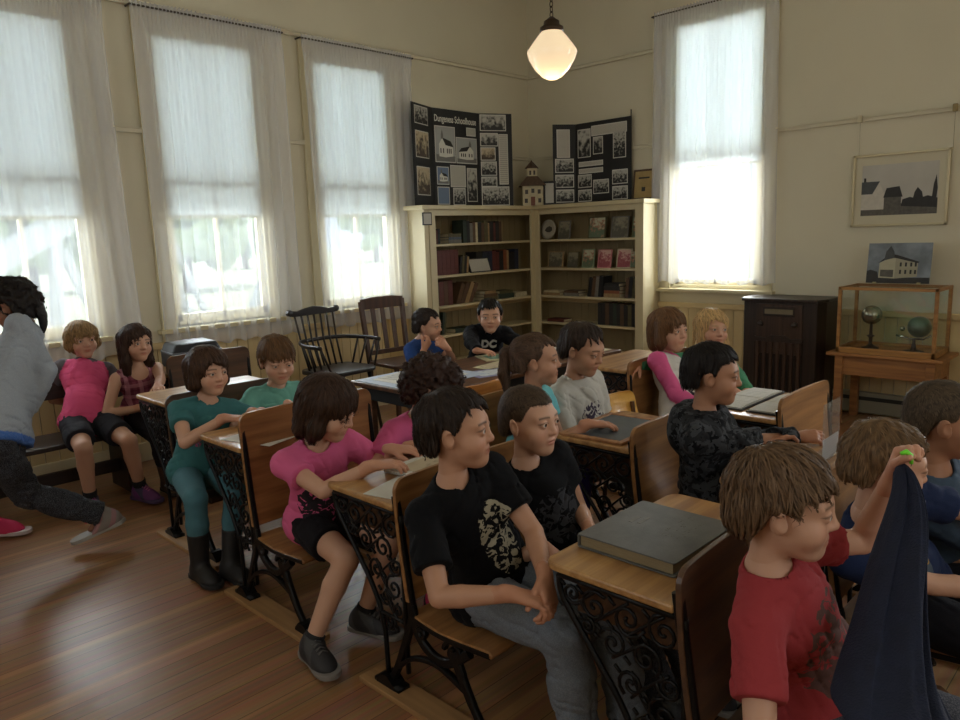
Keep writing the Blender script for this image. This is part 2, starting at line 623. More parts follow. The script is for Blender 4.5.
# ------------------------------------------------------------------ outside
struct('ground', MB().bb(-60, 120, YA + .2, 140, -0.9, -0.8), mat('dry_grass_field', (238, 234, 206), .9, 0, .2, .3, 0, 10, None, (222, 222, 184)))
struct('ground_east', MB().bb(XB + .2, 140, -60, YA + .2, -0.9, -0.8), mat('dry_grass_field', (1, 1, 1)))
M_LEAF = mat('tree_leaves', (166, 184, 136), .8, 0, .4, 1.2, .3, 4, None, (132, 156, 108))
M_BARK = mat('tree_bark', (92, 78, 62), .9)
tr = random.Random(11)
tl = ['pale green tree beyond the field seen in the leftmost window', 'round tree left of centre beyond the middle window',
      'low tree on the horizon of the middle window', 'tree right of centre beyond the middle window', 'distant tree outside the window by the bookcase',
      'small distant tree at the right side of the window by the bookcase']
for (az, d, h), lb in zip(((75, 44, 5.4), (65.5, 40, 5.6), (61.5, 70, 5.0), (58.5, 80, 6.0), (52.0, 76, 6.5), (48.5, 84, 6)), tl):
    x, y = d * math.cos(math.radians(az)), d * math.sin(math.radians(az))
    t = thing('broadleaf_tree', lb, 'tree', (x, y, -.8), 0, 'trees beyond the field')
    MB().tube([(0, 0, 0), (0, 0, h * .5)], .25, 8).build('trunk', M_BARK, t)
    v, f = [], []
    bm = bmesh.new()
    for k in range(46):
        M = Matrix.Translation((tr.uniform(-.45, .45) * h, tr.uniform(-.35, .35) * h, h * tr.uniform(.3, .88))) @ Matrix.Scale(h * tr.uniform(.07, .17), 4)
        bmesh.ops.create_icosphere(bm, subdivisions=2, radius=1, matrix=M)
    for vv in bm.verts:
        vv.co += Vector((tr.uniform(-1, 1), tr.uniform(-1, 1), tr.uniform(-1, 1))) * h * .03
    me = bpy.data.meshes.new('crown')
    bm.to_mesh(me)
    bm.free()
    me.materials.append(M_LEAF)
    link('crown', me, t)
# porch bracing outside the left windows
M_BEAM = mat('weathered_porch_beam', (150, 158, 170), .8, 0, .15, 5)


def beam(p0, p1, w, label):
    p0, p1 = Vector(p0), Vector(p1)
    t = thing('porch_beam', label, 'beam', (p0.x, p0.y, 0), 0, 'porch braces outside the windows')
    q = (p1 - p0)
    M = q.to_track_quat('Z', 'Y').to_matrix()
    MB().box((p0 + p1) / 2 - Vector((p0.x, p0.y, 0)), (w, w, q.length), M).build('timber', M_BEAM, t, bevel=.004)


def onY(px, py, Y):
    d = _f + _R * ((px - 480) / FPX) - _U * ((py - 360) / FPX)
    return Vector((0, 0, CH)) + d * (Y / d.y)


YO = 6.9
beam(onY(-40, 283, YO), onY(92, 205, YO), .2, 'broad stair stringer slanting across the leftmost window outside')
beam(onY(54, 190, YO), onY(60, 400, YO), .09, 'upright porch post outside the leftmost window')
beam(onY(62, 250, YO), onY(118, 360, YO), .07, 'diagonal brace right of the post outside the leftmost window')
beam(onY(172, 240, YO), onY(216, 335, YO), .05, 'upper of two parallel braces outside the middle window')
beam(onY(168, 270, YO), onY(206, 345, YO), .07, 'lower of two parallel braces outside the middle window')
beam(onY(278, 245, YO), onY(240, 345, YO), .09, 'brace slanting to the left outside the middle window')
# ------------------------------------------------------------------ corner bookcase
M_BOOKC = mat('bookcase_paint', (206, 192, 154), .5, 0, .08, 2)
M_BCIN = mat('bookcase_back_boards', (150, 132, 94), .6, 0, .12, 3)
SH = [1.475, 1.18, .89, .61, .32]        # shelf tops
bc = thing('corner_bookcase', 'tall cream built-in corner bookcase with open shelves under the display boards', 'bookcase', (5.4, 5.3, 0))


def bcl(mb):
    mb.v = [(x - 5.4, y - 5.3, z) for x, y, z in mb.v]
    return mb


bcl(MB().bb(4.6, 4.625, 5.18, YA, 0, 1.80)).build('side_panel', M_BOOKC, bc, bevel=.003)
bcl(MB().bb(6.18, XB, 3.83, 3.855, 0, 1.80)).build('side_panel', M_BOOKC, bc, bevel=.003)
mb = MB()
mb.bb(4.6, 4.73, 5.16, 5.185, 0, 1.79)
mb.bb(4.65, 4.73, 5.15, 5.16, 0, 1.79)
mb.bb(6.15, 6.18, 3.83, 3.92, 0, 1.79)
mb.bb(6.09, 6.16, 5.15, 5.175, 0, 1.79)
mb.bb(6.14, 6.165, 5.09, 5.17, 0, 1.79)
mb.bb(4.6, 6.12, 5.16, 5.18, 1.735, 1.79)
mb.bb(6.15, 6.17, 3.9, 5.12, 1.735, 1.79)
mb.bb(4.6, 6.12, 5.16, 5.18, 0, .1)
mb.bb(6.15, 6.17, 3.9, 5.12, 0, .1)
bcl(mb).build('face_frame', M_BOOKC, bc, bevel=.004)
mb = MB()
mb.prism([(4.55, YA), (4.55, 5.12), (6.11, 5.12), (6.11, 3.80), (XB, 3.80), (XB, YA)], 1.79, 1.83)
bcl(mb).build('top', M_BOOKC, bc, bevel=.006)
mb = MB()
mb.bb(4.62, XB - .005, YA - .016, YA - .004, .05, 1.79)
mb.bb(XB - .016, XB - .004, 3.86, YA, .05, 1.79)
for k in range(20):
    mb.bb(4.63 + k * .09, 4.71 + k * .09, YA - .02, YA - .012, .05, 1.79)
for k in range(17):
    mb.bb(XB - .02, XB - .012, 3.86 + k * .09, 3.94 + k * .09, .05, 1.79)
bcl(mb).build('back_boards', M_BCIN, bc)
for z in SH + [.08]:
    mb = MB()
    mb.bb(4.62, 6.14, 5.17, YA - .02, z - .022, z)
    mb.bb(6.165, XB - .02, 3.86, 5.17, z - .022, z)
    bcl(mb).build('shelf', M_BOOKC, bc, bevel=.003)

# books ----------------------------------------------------------------
M_PAGES = mat('book_pages', (206, 192, 158), .8, 0, .15, 60, 0, 40, (1, 1, 30))
BK = {'maroon': (96, 44, 38), 'dark green': (44, 58, 46), 'black': (32, 30, 30), 'brown': (92, 66, 44), 'navy': (40, 46, 66), 'tan': (158, 130, 90),
      'grey': (118, 114, 106), 'cream': (206, 194, 160), 'rust': (136, 76, 44), 'olive': (92, 86, 54), 'red': (140, 52, 44), 'slate blue': (84, 96, 112),
      'pink': (204, 130, 130), 'pale green': (142, 160, 128)}
ORD = ['first', 'second', 'third', 'fourth', 'fifth', 'sixth', 'seventh', 'eighth', 'ninth', 'tenth', 'eleventh', 'twelfth', 'thirteenth', 'fourteenth', 'fifteenth', 'sixteenth']


def book_mesh(th, dp, h, colour):
    """upright book: spine towards -y, cover boards, page block inset"""
    mb = MB()
    c = .003
    mb.bb(-th / 2, -th / 2 + c, 0, dp, 0, h)
    mb.bb(th / 2 - c, th / 2, 0, dp, 0, h)
    mb.tube([(0, .001, 0), (0, .001, h)], th / 2, 8, squash=1) if False else mb.bb(-th / 2, th / 2, -.002, c, 0, h)
    for q in (.12, .8):
        mb.bb(-th / 2 - .0006, th / 2 + .0006, -.0035, .001, h * q, h * q + .006)
    mb.cur = 1
    mb.bb(-th / 2 + c, th / 2 - c, c, dp - .004, .004, h - .004)
    mb.cur = 0
    return mb


def put_book(colour, th, dp, h, loc, rz, label, group, lean=0.0, flat=False):
    m = mat('book_cloth_' + colour.replace(' ', '_'), BK[colour], .6, 0, .25, 25)
    o = book_mesh(th, dp, h, colour).build('book', [m, M_PAGES])
    if flat:      # lying on its side, spine towards the room
        o.matrix_world = Matrix.Translation(loc) @ Matrix.Rotation(rz, 4, 'Z') @ Matrix.Rotation(PI / 2, 4, 'Y') @ Matrix.Translation((-th / 2, 0, -h / 2))
    else:
        o.matrix_world = Matrix.Translation(loc) @ Matrix.Rotation(rz, 4, 'Z') @ Matrix.Rotation(lean, 4, 'Y') @ Matrix.Translation((th / 2 if lean >= 0 else -th / 2, 0, 0))
    return tag(o, label, 'book', group)


def shelf_run(items, side, s0, z, where, group, inset=.07):
    """items: (colour, thickness, height, lean) from left; s0 = left start along the shelf"""
    s = s0
    for i, (c, th, h, lean) in enumerate(items):
        dp = .15
        pos = (s, 5.16 + inset, z) if side == 'A' else (6.15 + inset, s, z)
        rz = 0 if side == 'A' else -PI / 2
        put_book(c, th, dp, h, pos, rz, '%s %s book, %s from the left in the %s' % ('leaning' if lean else 'upright', c, ORD[i], where), group, lean)
        adv = th / max(math.cos(lean), .5) + .002
        s += adv if side == 'A' else -adv
    return s


def stack(items, side, s, z, where, group):
    zz = z
    for i, (c, th, w) in enumerate(items):
        pos = (s, 5.21, zz) if side == 'A' else (6.2, s, zz)
        put_book(c, th, .15, w, pos, 0 if side == 'A' else -PI / 2, 'flat %s book, %s from the bottom of the %s' % (c, ORD[i], where), group, flat=True)
        zz += th + .0005


G = lambda n: 'books on the ' + n
# left bay
W = 'left end row, top left shelf'
stack([('grey', .035, .17), ('slate blue', .025, .165), ('olive', .03, .16)], 'A', 5.03, SH[0], 'small pile, top left shelf', G('top left shelf'))
shelf_run([('maroon', .03, .18, -.0), ('maroon', .028, .13, 0), ('black', .03, .14, 0)], 'A', 4.76, SH[0], W, G('top left shelf'))
shelf_run([(c, t, h, 0) for c, t, h in (('dark green', .05, .22), ('black', .04, .21), ('grey', .04, .19), ('brown', .035, .20), ('cream', .03, .195), ('black', .05, .20), ('brown', .04, .19), ('olive', .05, .21),
           ('tan', .022, .19), ('black', .055, .2), ('maroon', .03, .19), ('black', .05, .205), ('brown', .035, .2))], 'A', 5.16, SH[0], 'long top left row', G('top left shelf'))
shelf_run([('maroon', .052, .235, 0)] * 6, 'A', 4.76, SH[1], 'matching set, second left shelf', G('second left shelf'))
shelf_run([('black', .03, .17, .12), ('olive', .03, .18, .12), ('black', .03, .18, .12), ('tan', .026, .165, .12)], 'A', 5.09, SH[1], 'short leaning row beside the maroon set', G('second left shelf'))
shelf_run([(c, t, h, 0) for c, t, h in (('black', .09, .2), ('navy', .09, .19), ('navy', .05, .2), ('maroon', .06, .2), ('maroon', .04, .19), ('black', .06, .2), ('rust', .05, .21), ('tan', .03, .2), ('black', .09, .18), ('navy', .06, .21))],
          'A', 5.36, SH[1], 'row behind the white card', G('second left shelf'), .1)
shelf_run([('brown', .055, .225, 0), ('maroon', .055, .23, 0), ('brown', .055, .23, 0), ('maroon', .06, .235, 0)], 'A', 4.76, SH[2], 'upright row of the third left shelf', G('third left shelf'))
shelf_run([('brown', .05, .22, .42), ('brown', .05, .23, .45), ('tan', .05, .235, .48), ('brown', .045, .225, .5)], 'A', 5.03, SH[2], 'slumped row of the third left shelf', G('third left shelf'))
stack([('olive', .035, .2), ('brown', .03, .19), ('tan', .03, .16)], 'A', 5.5, SH[2], 'low pile on the third left shelf', G('third left shelf'))
stack([('dark green', .05, .24), ('olive', .03, .2)], 'A', 5.74, SH[2], 'dark pile near the corner post', G('third left shelf'))
stack([('cream', .025, .18), ('cream', .02, .17)], 'A', 5.98, SH[2], 'pale pile touching the corner post', G('third left shelf'))
shelf_run([('dark green', .03, .22, .15), ('olive', .02, .21, .15)], 'A', 4.82, SH[3], 'pair, lowest left shelf', G('lowest left shelf'))
stack([('dark green', .04, .26)], 'A', 5.12, SH[3], 'lowest left shelf', G('lowest left shelf'))
# right bay (runs from the corner post, y falling)
stack([('tan', .03, .22), ('cream', .02, .2)], 'B', 4.98, SH[2], 'pile beside the corner post', G('third right shelf'))
stack([('grey', .03, .2), ('brown', .025, .18)], 'B', 4.72, SH[2], 'low pile on the third right shelf', G('third right shelf'))
shelf_run([(c, t, h, -.0 + l) for c, t, h, l in (('black', .045, .2, .16), ('brown', .04, .21, .14), ('grey', .04, .21, .12), ('black', .05, .215, .1))], 'B', 4.53, SH[2], 'leaning row of the third right shelf', G('third right shelf'))
stack([('tan', .04, .19), ('rust', .03, .18), ('black', .04, .19), ('black', .03, .17)], 'B', 4.22, SH[2], 'square pile on the third right shelf', G('third right shelf'))
shelf_run([(c, t, h, .1) for c, t, h in (('brown', .035, .2), ('black', .04, .21), ('olive', .03, .2))], 'B', 4.08, SH[2], 'end row, third right shelf', G('third right shelf'))
shelf_run([(c, t, h, 0) for c, t, h in (('black', .045, .22), ('black', .04, .22), ('brown', .045, .225), ('black', .045, .22), ('dark green', .04, .22), ('black', .04, .215), ('brown', .04, .22), ('black', .045, .21), ('olive', .04, .215), ('black', .05, .22))],
          'B', 4.40, SH[3], 'lowest right shelf row', G('lowest right shelf'))
stack([('maroon', .03, .22)], 'B', 4.93, SH[3], 'lowest right shelf', G('lowest right shelf'))


def card(name, mats, w, h, label, cat, loc, rz, tilt, th=.006, group=None, art=None, parent=None):
    """thin stiff picture standing upright, front towards -y before rotation"""
    t = thing(name, label, cat, loc, 0, group)
    t.rotation_euler = (0, 0, rz)
    R = Matrix.Rotation(-tilt, 3, 'X')
    mb = MB().bb(-w / 2, w / 2, 0, th, 0, h)
    mb.v = [tuple(R @ Vector(p)) for p in mb.v]
    mb.build('cover', mats[0], t)
    mb = MB().bb(-w / 2 + w * .07, w / 2 - w * .07, -.0012, 0, h * .05, h * .95)
    mb.v = [tuple(R @ Vector(p)) for p in mb.v]
    mb.build('cover_picture', mats[1], t)
    if art:
        art(t, w, h, R)
    return t


def pic_mat(name, a, b, scale, c=None):
    """mottled printed picture"""
    m = bpy.data.materials.new(name)
    m.use_nodes = True
    nt = m.node_tree
    bs = nt.nodes['Principled BSDF']
    bs.inputs['Roughness'].default_value = .5
    tc = nt.nodes.new('ShaderNodeTexCoord')
    n = nt.nodes.new('ShaderNodeTexNoise')
    n.inputs['Scale'].default_value = scale
    n.inputs['Detail'].default_value = 5
    nt.links.new(tc.outputs['Object'], n.inputs['Vector'])
    r = nt.nodes.new('ShaderNodeValToRGB')
    r.color_ramp.elements[0].position, r.color_ramp.elements[1].position = .40, .66
    r.color_ramp.elements[0].color = (*lin(a), 1)
    r.color_ramp.elements[1].color = (*lin(b), 1)
    sp = nt.nodes.new('ShaderNodeSeparateXYZ')
    nt.links.new(tc.outputs['Generated'], sp.inputs[0])
    ma = nt.nodes.new('ShaderNodeMath')
    ma.operation = 'MULTIPLY_ADD'
    ma.inputs[1].default_value = .42
    nt.links.new(sp.outputs['Z'], ma.inputs[0])
    m2 = nt.nodes.new('ShaderNodeMath')
    m2.operation = 'MULTIPLY_ADD'
    m2.inputs[1].default_value = 1.15
    m2.inputs[2].default_value = -.28
    nt.links.new(n.outputs['Fac'], m2.inputs[0])
    nt.links.new(m2.outputs[0], ma.inputs[2])
    if c:
        e = r.color_ramp.elements.new(.52)
        e.color = (*lin(c), 1)
    nt.links.new(ma.outputs[0], r.inputs[0])
    nt.links.new(r.outputs[0], bs.inputs['Base Color'])
    return m


PM = {'bw': pic_mat('monochrome_photo', (40, 40, 40), (190, 188, 180), 22), 'bw2': pic_mat('monochrome_group_photo', (30, 30, 30), (180, 178, 170), 45),
      'sepia': pic_mat('sepia_photo', (70, 56, 44), (196, 180, 150), 24), 'text': None, 'dim': pic_mat('faded_cover_art', (88, 84, 70), (140, 134, 112), 25),
      'pinkc': pic_mat('pink_cover_art', (150, 74, 80), (206, 170, 156), 34, (176, 110, 112)), 'greenc': pic_mat('green_cover_art', (96, 112, 88), (190, 190, 160), 26, (170, 120, 96)),
      'bluec': pic_mat('blue_cover_art', (90, 110, 150), (210, 216, 220), 26), 'newsp': pic_mat('newsprint', (150, 146, 136), (214, 210, 198), 160)}


def text_mat(name, paper, ink, rows):
    m = bpy.data.materials.new(name)
    m.use_nodes = True
    nt = m.node_tree
    bs = nt.nodes['Principled BSDF']
    bs.inputs['Roughness'].default_value = .7
    tc = nt.nodes.new('ShaderNodeTexCoord')
    mp = nt.nodes.new('ShaderNodeMapping')
    mp.inputs['Scale'].default_value = (1, 1, 1)
    nt.links.new(tc.outputs['Generated'], mp.inputs[0])
    w = nt.nodes.new('ShaderNodeTexWave')
    w.bands_direction = 'Z'
    w.inputs['Scale'].default_value = rows / 3.2
    nt.links.new(mp.outputs[0], w.inputs['Vector'])
    n = nt.nodes.new('ShaderNodeTexNoise')
    n.inputs['Scale'].default_value = 30
    nt.links.new(mp.outputs[0], n.inputs['Vector'])
    mu = nt.nodes.new('ShaderNodeMath')
    mu.operation = 'MULTIPLY'
    nt.links.new(w.outputs['Fac'], mu.inputs[0])
    nt.links.new(n.outputs['Fac'], mu.inputs[1])
    mx = nt.nodes.new('ShaderNodeMix')
    mx.data_type = 'RGBA'
    mx.inputs['A'].default_value = (*lin(paper), 1)
    mx.inputs['B'].default_value = (*lin(ink), 1)
    nt.links.new(mu.outputs[0], mx.inputs['Factor'])
    nt.links.new(mx.outputs['Result'], bs.inputs['Base Color'])
    return m


M_TEXT = text_mat('typed_page', (206, 202, 190), (110, 108, 104), 24)
M_PAPER = mat('white_paper', (214, 212, 204), .8, 0, .04, 20)
M_BLACK = mat('black_card', (26, 26, 27), .55, 0, .1, 20)
# face-out readers on the two upper right shelves
for (y, z, w, h, mk, col, lb) in ((4.62 + .22, SH[0], .15, .19, 'dim', 'grey', 'grey picture book facing out between the round plate and a bright cover, top right shelf'),
                                  (4.43, SH[0], .21, .215, 'greenc', 'olive', 'large face-out reader with a colourful cover in the middle of the top right shelf'),
                                  (4.16, SH[0], .20, .21, 'dim', 'grey', 'plain grey face-out book near the right end of the top right shelf'),
                                  (3.965, SH[0], .1, .2, 'greenc', 'pale green', 'pale narrow book at the right end of the top right shelf'),
                                  (4.96, SH[1], .2, .17, 'dim', 'tan', 'brownish face-out reader nearest the corner post on the second right shelf'),
                                  (4.73, SH[1], .14, .165, 'dim', 'olive', 'dull green face-out reader, second from the corner post'),
                                  (4.54, SH[1], .15, .19, 'greenc', 'pale green', 'grey and green illustrated reader left of the pink cover'),
                                  (4.34, SH[1], .16, .185, 'pinkc', 'pink', 'bright pink picture book facing out on the second right shelf'),
                                  (4.11, SH[1], .17, .19, 'pinkc', 'cream', 'reader with children on its cover right of the bright pink book'),
                                  (3.98, SH[1], .12, .17, 'greenc', 'tan', 'yellowish reader at the right end of the second right shelf')):
    card('picture_book', (mat('book_cloth_' + col.replace(' ', '_'), BK[col], .6, 0, .25, 25), PM[mk]), w, h, lb, 'book', (6.24, y, z), -PI / 2, .16, .012, 'face-out readers')
# round plate
t = thing('round_plate', 'round pale plate with a dark motif beside the corner post on the top right shelf', 'plate', (6.25, 5.04, SH[0] + .002), -PI / 2)
M_PLATE = mat('plate_glaze', (176, 170, 152), .35, 0, .1, 9)
Rp = Matrix.Rotation(PI / 2 - .15, 3, 'X')
mb = MB().lathe([(0, .0), (.07, .0), (.1, .012), (.102, .016), (.07, .006), (0, .006)], 32)
mb.v = [tuple(Rp @ Vector(p) + Vector((0, 0, .102))) for p in mb.v]
mb.build('dish', M_PLATE, t, smooth=True)
mb = MB().prism([(-.05, -.01), (-.03, .02), (.01, .035), (.045, .02), (.05, -.01), (.02, -.03), (-.02, -.028)], .0062, .0075)
mb.v = [tuple(Rp @ Vector(p) + Vector((0, 0, .102))) for p in mb.v]
mb.build('motif', mat('plate_motif', (70, 66, 58), .5), t)
# white card on an easel, second left shelf
t = thing('framed_card', 'small white card in a dark slanted frame on the second left shelf', 'card', (5.37, 5.20, SH[1]), 0)
R = Matrix.Rotation(-.35, 3, 'X')
for nm, m, a in (('frame', M_BLACK, (-.15, .15, 0, .012, 0, .15)), ('card', M_TEXT, (-.135, .135, -.002, 0, .012, .138))):
    q = MB().bb(*a)
    q.v = [tuple(R @ Vector(p)) for p in q.v]
    q.build(nm, m, t)
# small label on the bookcase side
t = thing('label_card', 'small framed white notice fixed to the left end of the corner bookcase', 'sign', (4.63, 5.158, 1.71), 0)
MB().bb(-.055, .055, -.01, 0, -.06, .055).build('frame', M_BLACK, t)
MB().bb(-.045, .045, -.0115, -.01, -.05, .045).build('notice', M_TEXT, t)


# ------------------------------------------------------------------ display boards
def text_obj(s, size, m, parent, loc, rot, ext=.0006, name='lettering', align='CENTER', bold=0.0):
    c = bpy.data.curves.new(name, 'FONT')
    c.body = s
    c.size = size
    c.align_x = align
    c.extrude = ext
    c.offset = bold
    o = bpy.data.objects.new(name, c)
    COL.objects.link(o)
    dg = bpy.context.evaluated_depsgraph_get()
    me = bpy.data.meshes.new_from_object(o.evaluated_get(dg))
    bpy.data.objects.remove(o)
    me.materials.clear()
    me.materials.append(m)
    o = link(name, me, parent, loc)
    o.rotation_euler = rot
    return o


class Panel:
    """flat board panel between two floor points; local u along it, v up"""
    def __init__(s, p0, p1, z0):
        s.p0, s.d = Vector((p0[0], p0[1], z0)), Vector((p1[0] - p0[0], p1[1] - p0[1], 0))
        s.len = s.d.length
        s.d.normalize()
        s.n = Vector((s.d.y, -s.d.x, 0))          # towards the room
        s.ang = math.atan2(s.d.y, s.d.x)

    def rect(s, mb, u0, u1, v0, v1, o0, o1):
        vs_ = []
        for o in (o0, o1):
            for (u, v) in ((u0, v0), (u1, v0), (u1, v1), (u0, v1)):
                vs_.append(s.p0 + s.d * u + Vector((0, 0, v)) + s.n * o)
        return mb.add(vs_, [(0, 1, 2, 3), (7, 6, 5, 4), (0, 4, 5, 1), (1, 5, 6, 2), (2, 6, 7, 3), (3, 7, 4, 0)])

    def poly(s, mb, pts, o0, o1):
        n = len(pts)
        vs_ = [s.p0 + s.d * u + Vector((0, 0, v)) + s.n * o for o in (o0, o1) for u, v in pts]
        return mb.add(vs_, [tuple(range(n)), tuple(range(2 * n - 1, n - 1, -1))] + [(i, n + i, n + (i + 1) % n, (i + 1) % n) for i in range(n)])


M_WHITEPRINT = mat('print_white', (222, 220, 210), .6)
M_GREYPRINT = mat('print_grey', (120, 118, 114), .6)
M_DARKPRINT = mat('print_dark', (44, 42, 40), .6)
M_SKYPRINT = mat('print_sky', (168, 170, 168), .6)
M_BLUEPRINT = mat('print_blue', (112, 130, 160), .6)


def house_print(P, u, v, w, h, parent, flip=False, sky=M_SKYPRINT, name='house_print'):
    """simple printed picture of a pale gabled building under a sky"""
    k = lambda a: u + (w - w * a if flip else w * a)
    def poly(nm, pts, m, o):
        mb = MB()
        P.poly(mb, [(k(a), v + h * b) for a, b in pts], .0050, o + .003)
        mb.build(nm, m, parent)
    poly('sky', [(0, .0), (1, 0), (1, 1), (0, 1)], sky, .0052)
    poly('lawn', [(0, 0), (1, 0), (1, .16), (0, .2)], M_GREYPRINT, .0056)
    poly('gable_front', [(.16, .14), (.5, .12), (.5, .5), (.33, .68), (.16, .5)], M_WHITEPRINT, .006)
    poly('side_wall', [(.5, .12), (.9, .16), (.9, .45), (.5, .5)], M_WHITEPRINT, .006)
    poly('roof', [(.33, .7), (.5, .48), (.93, .43), (.78, .6)], M_DARKPRINT, .0064)
    poly('bell_tower', [(.27, .66), (.39, .66), (.39, .78), (.33, .93), (.27, .78)], M_GREYPRINT, .0066)
    for a in (.22, .36, .56, .66, .76):
        poly('window_print', [(a, .24), (a + .05, .24), (a + .05, .38), (a, .38)], M_DARKPRINT, .0066)


Z_T = 1.83
bd = thing('display_board', 'large black three-panel display board of old photographs with a white title, left on the bookcase', 'display board', (0, 0, 0))
HB = .92
PL, PC, PR = Panel((4.60, 5.27), (4.97, 5.41), Z_T), Panel((4.97, 5.41), (5.60, 5.41), Z_T), Panel((5.60, 5.41), (5.92, 5.24), Z_T)
for P in (PL, PC, PR):
    mb = MB()
    P.rect(mb, 0, P.len, 0, HB, -.004, .004)
    mb.build('panel', M_BLACK, bd)


def photo(P, u, v, w, h, key, parent, border=.008, name='photo'):
    mb = MB()
    P.rect(mb, u, u + w, v, v + h, .004, .0055)
    o = mb.build(name, M_PAPER, parent)
    mb = MB()
    P.rect(mb, u + border, u + w - border, v + border, v + h - border, .0055, .0062)
    mb.build('image', key if not isinstance(key, str) else (PM[key] or M_TEXT), o)
    return o


PM['text'] = M_TEXT
for (v, h, k) in ((.74, .16, 'bw2'), (.44, .24, 'sepia'), (.10, .26, 'sepia')):
    photo(PL, .05, v, .26, h, k, bd)
# centre panel
txt = text_obj('Dungeness Schoolhouse', .088, M_WHITEPRINT, bd, PC.p0 + PC.d * (PC.len / 2) + Vector((0, 0, .80)) + PC.n * .006, (PI / 2, 0, PC.ang), bold=.0012)
txt.scale = (.66, 1.0, 1.0)
o = photo(PC, .03, .42, .27, .34, M_SKYPRINT, bd)
house_print(PC, .04, .43, .25, .32, o)
o = photo(PC, .31, .42, .29, .25, M_SKYPRINT, bd)
house_print(PC, .32, .43, .27, .23, o, True)
photo(PC, .46, .69, .13, .08, 'text', bd)
photo(PC, .22, .19, .21, .21, 'text', bd)
o = photo(PC, .04, .21, .16, .17, M_BLUEPRINT, bd)
house_print(PC, .05, .22, .14, .15, o, False, M_BLUEPRINT)
o = photo(PC, .04, .02, .16, .17, M_BLUEPRINT, bd)
photo(PC, .25, .015, .17, .168, 'bw2', bd)
photo(PC, .45, .05, .14, .33, 'bw', bd)
# right wing
for (u, v, w, h, k) in ((.02, .75, .28, .16, 'bw'), (.02, .60, .19, .13, 'bw'), (.02, .46, .16, .13, 'sepia'), (.02, .31, .17, .14, 'bw2'), (.02, .2, .17, .1, 'bw2'), (.215, .22, .1, .5, 'text'), (.02, .01, .3, .19, 'bw2')):
    photo(PR, u, v, w, h, k, bd)

bd2 = thing('display_board', 'smaller black folding display board of photographs, right of the model schoolhouse on the bookcase', 'display board', (0, 0, 0))
QL, QR = Panel((6.2, 4.93), (6.40, 4.79), Z_T), Panel((6.40, 4.79), (6.40, 4.13), Z_T)
HB2 = .80
for P, w0 in ((QL, 0), (QR, 0)):
    mb = MB()
    P.rect(mb, 0, P.len, 0, HB2, -.004, .004)
    mb.build('panel', M_BLACK, bd2)
photo(QL, .04, .47, .14, .28, 'text', bd2)
for (v, h) in ((.30, .14), (.15, .13), (.0, .13)):
    photo(QL, .02, v + .02, .2, h, 'bw2', bd2)
for (u, v, w, h, k) in ((.03, .46, .16, .28, 'bw'), (.20, .66, .42, .10, 'text'), (.22, .48, .12, .17, 'bw'), (.46, .42, .15, .26, 'bw2'), (.04, .37, .3, .05, 'text'), (.04, .30, .3, .05, 'text'),
                        (.03, .16, .17, .13, 'bw2'), (.03, .02, .17, .12, 'bw2'), (.22, .09, .19, .14, 'bw2'), (.45, .17, .18, .14, 'bw2'), (.45, .02, .18, .13, 'bw2')):
    photo(QR, u, v, w, h, k, bd2)
mb = MB().tube([QR.p0 + QR.d * (QR.len + .005), QR.p0 + QR.d * (QR.len + .005) + Vector((0, 0, .86))], .006, 8)
mb.build('edge_rod', M_BLACK, bd2)

# model schoolhouse with a tower
M_MOD = mat('model_cream_siding', (196, 184, 150), .6, 0, .15, 20, .05, 60)
M_MROOF = mat('model_shingles', (96, 76, 60), .8, 0, .3, 40, .2, 60)
t = thing('model_schoolhouse', 'small model schoolhouse with a belfry tower between the two black display boards', 'model house', (5.97, 5.05, Z_T), -PI / 4)
t.location = (6.13, 5.16, Z_T)
mb = MB().bb(-.105, .105, -.09, .09, 0, .2)
mb.build('house_body', M_MOD, t)
mb = MB().add([(-.14, -.12, .2), (.14, -.12, .2), (.14, .12, .2), (-.14, .12, .2), (-.055, -.055, .30), (.055, -.055, .30), (.055, .055, .30), (-.055, .055, .30)],
              [(0, 1, 5, 4), (1, 2, 6, 5), (2, 3, 7, 6), (3, 0, 4, 7), (0, 3, 2, 1), (4, 5, 6, 7)])
mb.build('roof', M_MROOF, t)
mb = MB().bb(-.05, .05, -.05, .05, .29, .38)
mb.build('belfry', M_MOD, t)
mb = MB().lathe([(.075, .38), (.05, .41), (.012, .45), (0, .47)], 4)
mb.build('belfry_roof', M_MROOF, t)
M_MW = mat('model_window', (60, 50, 44), .4)
for (x, z) in ((-.065, .14), (0, .15), (.065, .14), (-.07, .05), (.07, .05), (-.02, .335), (.022, .335)):
    w2 = .016 if z < .3 else .01
    MB().bb(x - w2, x + w2, -.0925 if z < .3 else -.052, -.088 if z < .3 else -.048, z - .022, z + .022).build('window', M_MW, t)
MB().bb(-.022, .022, -.0925, -.088, 0, .09).build('door', mat('model_door', (112, 60, 40), .5), t)
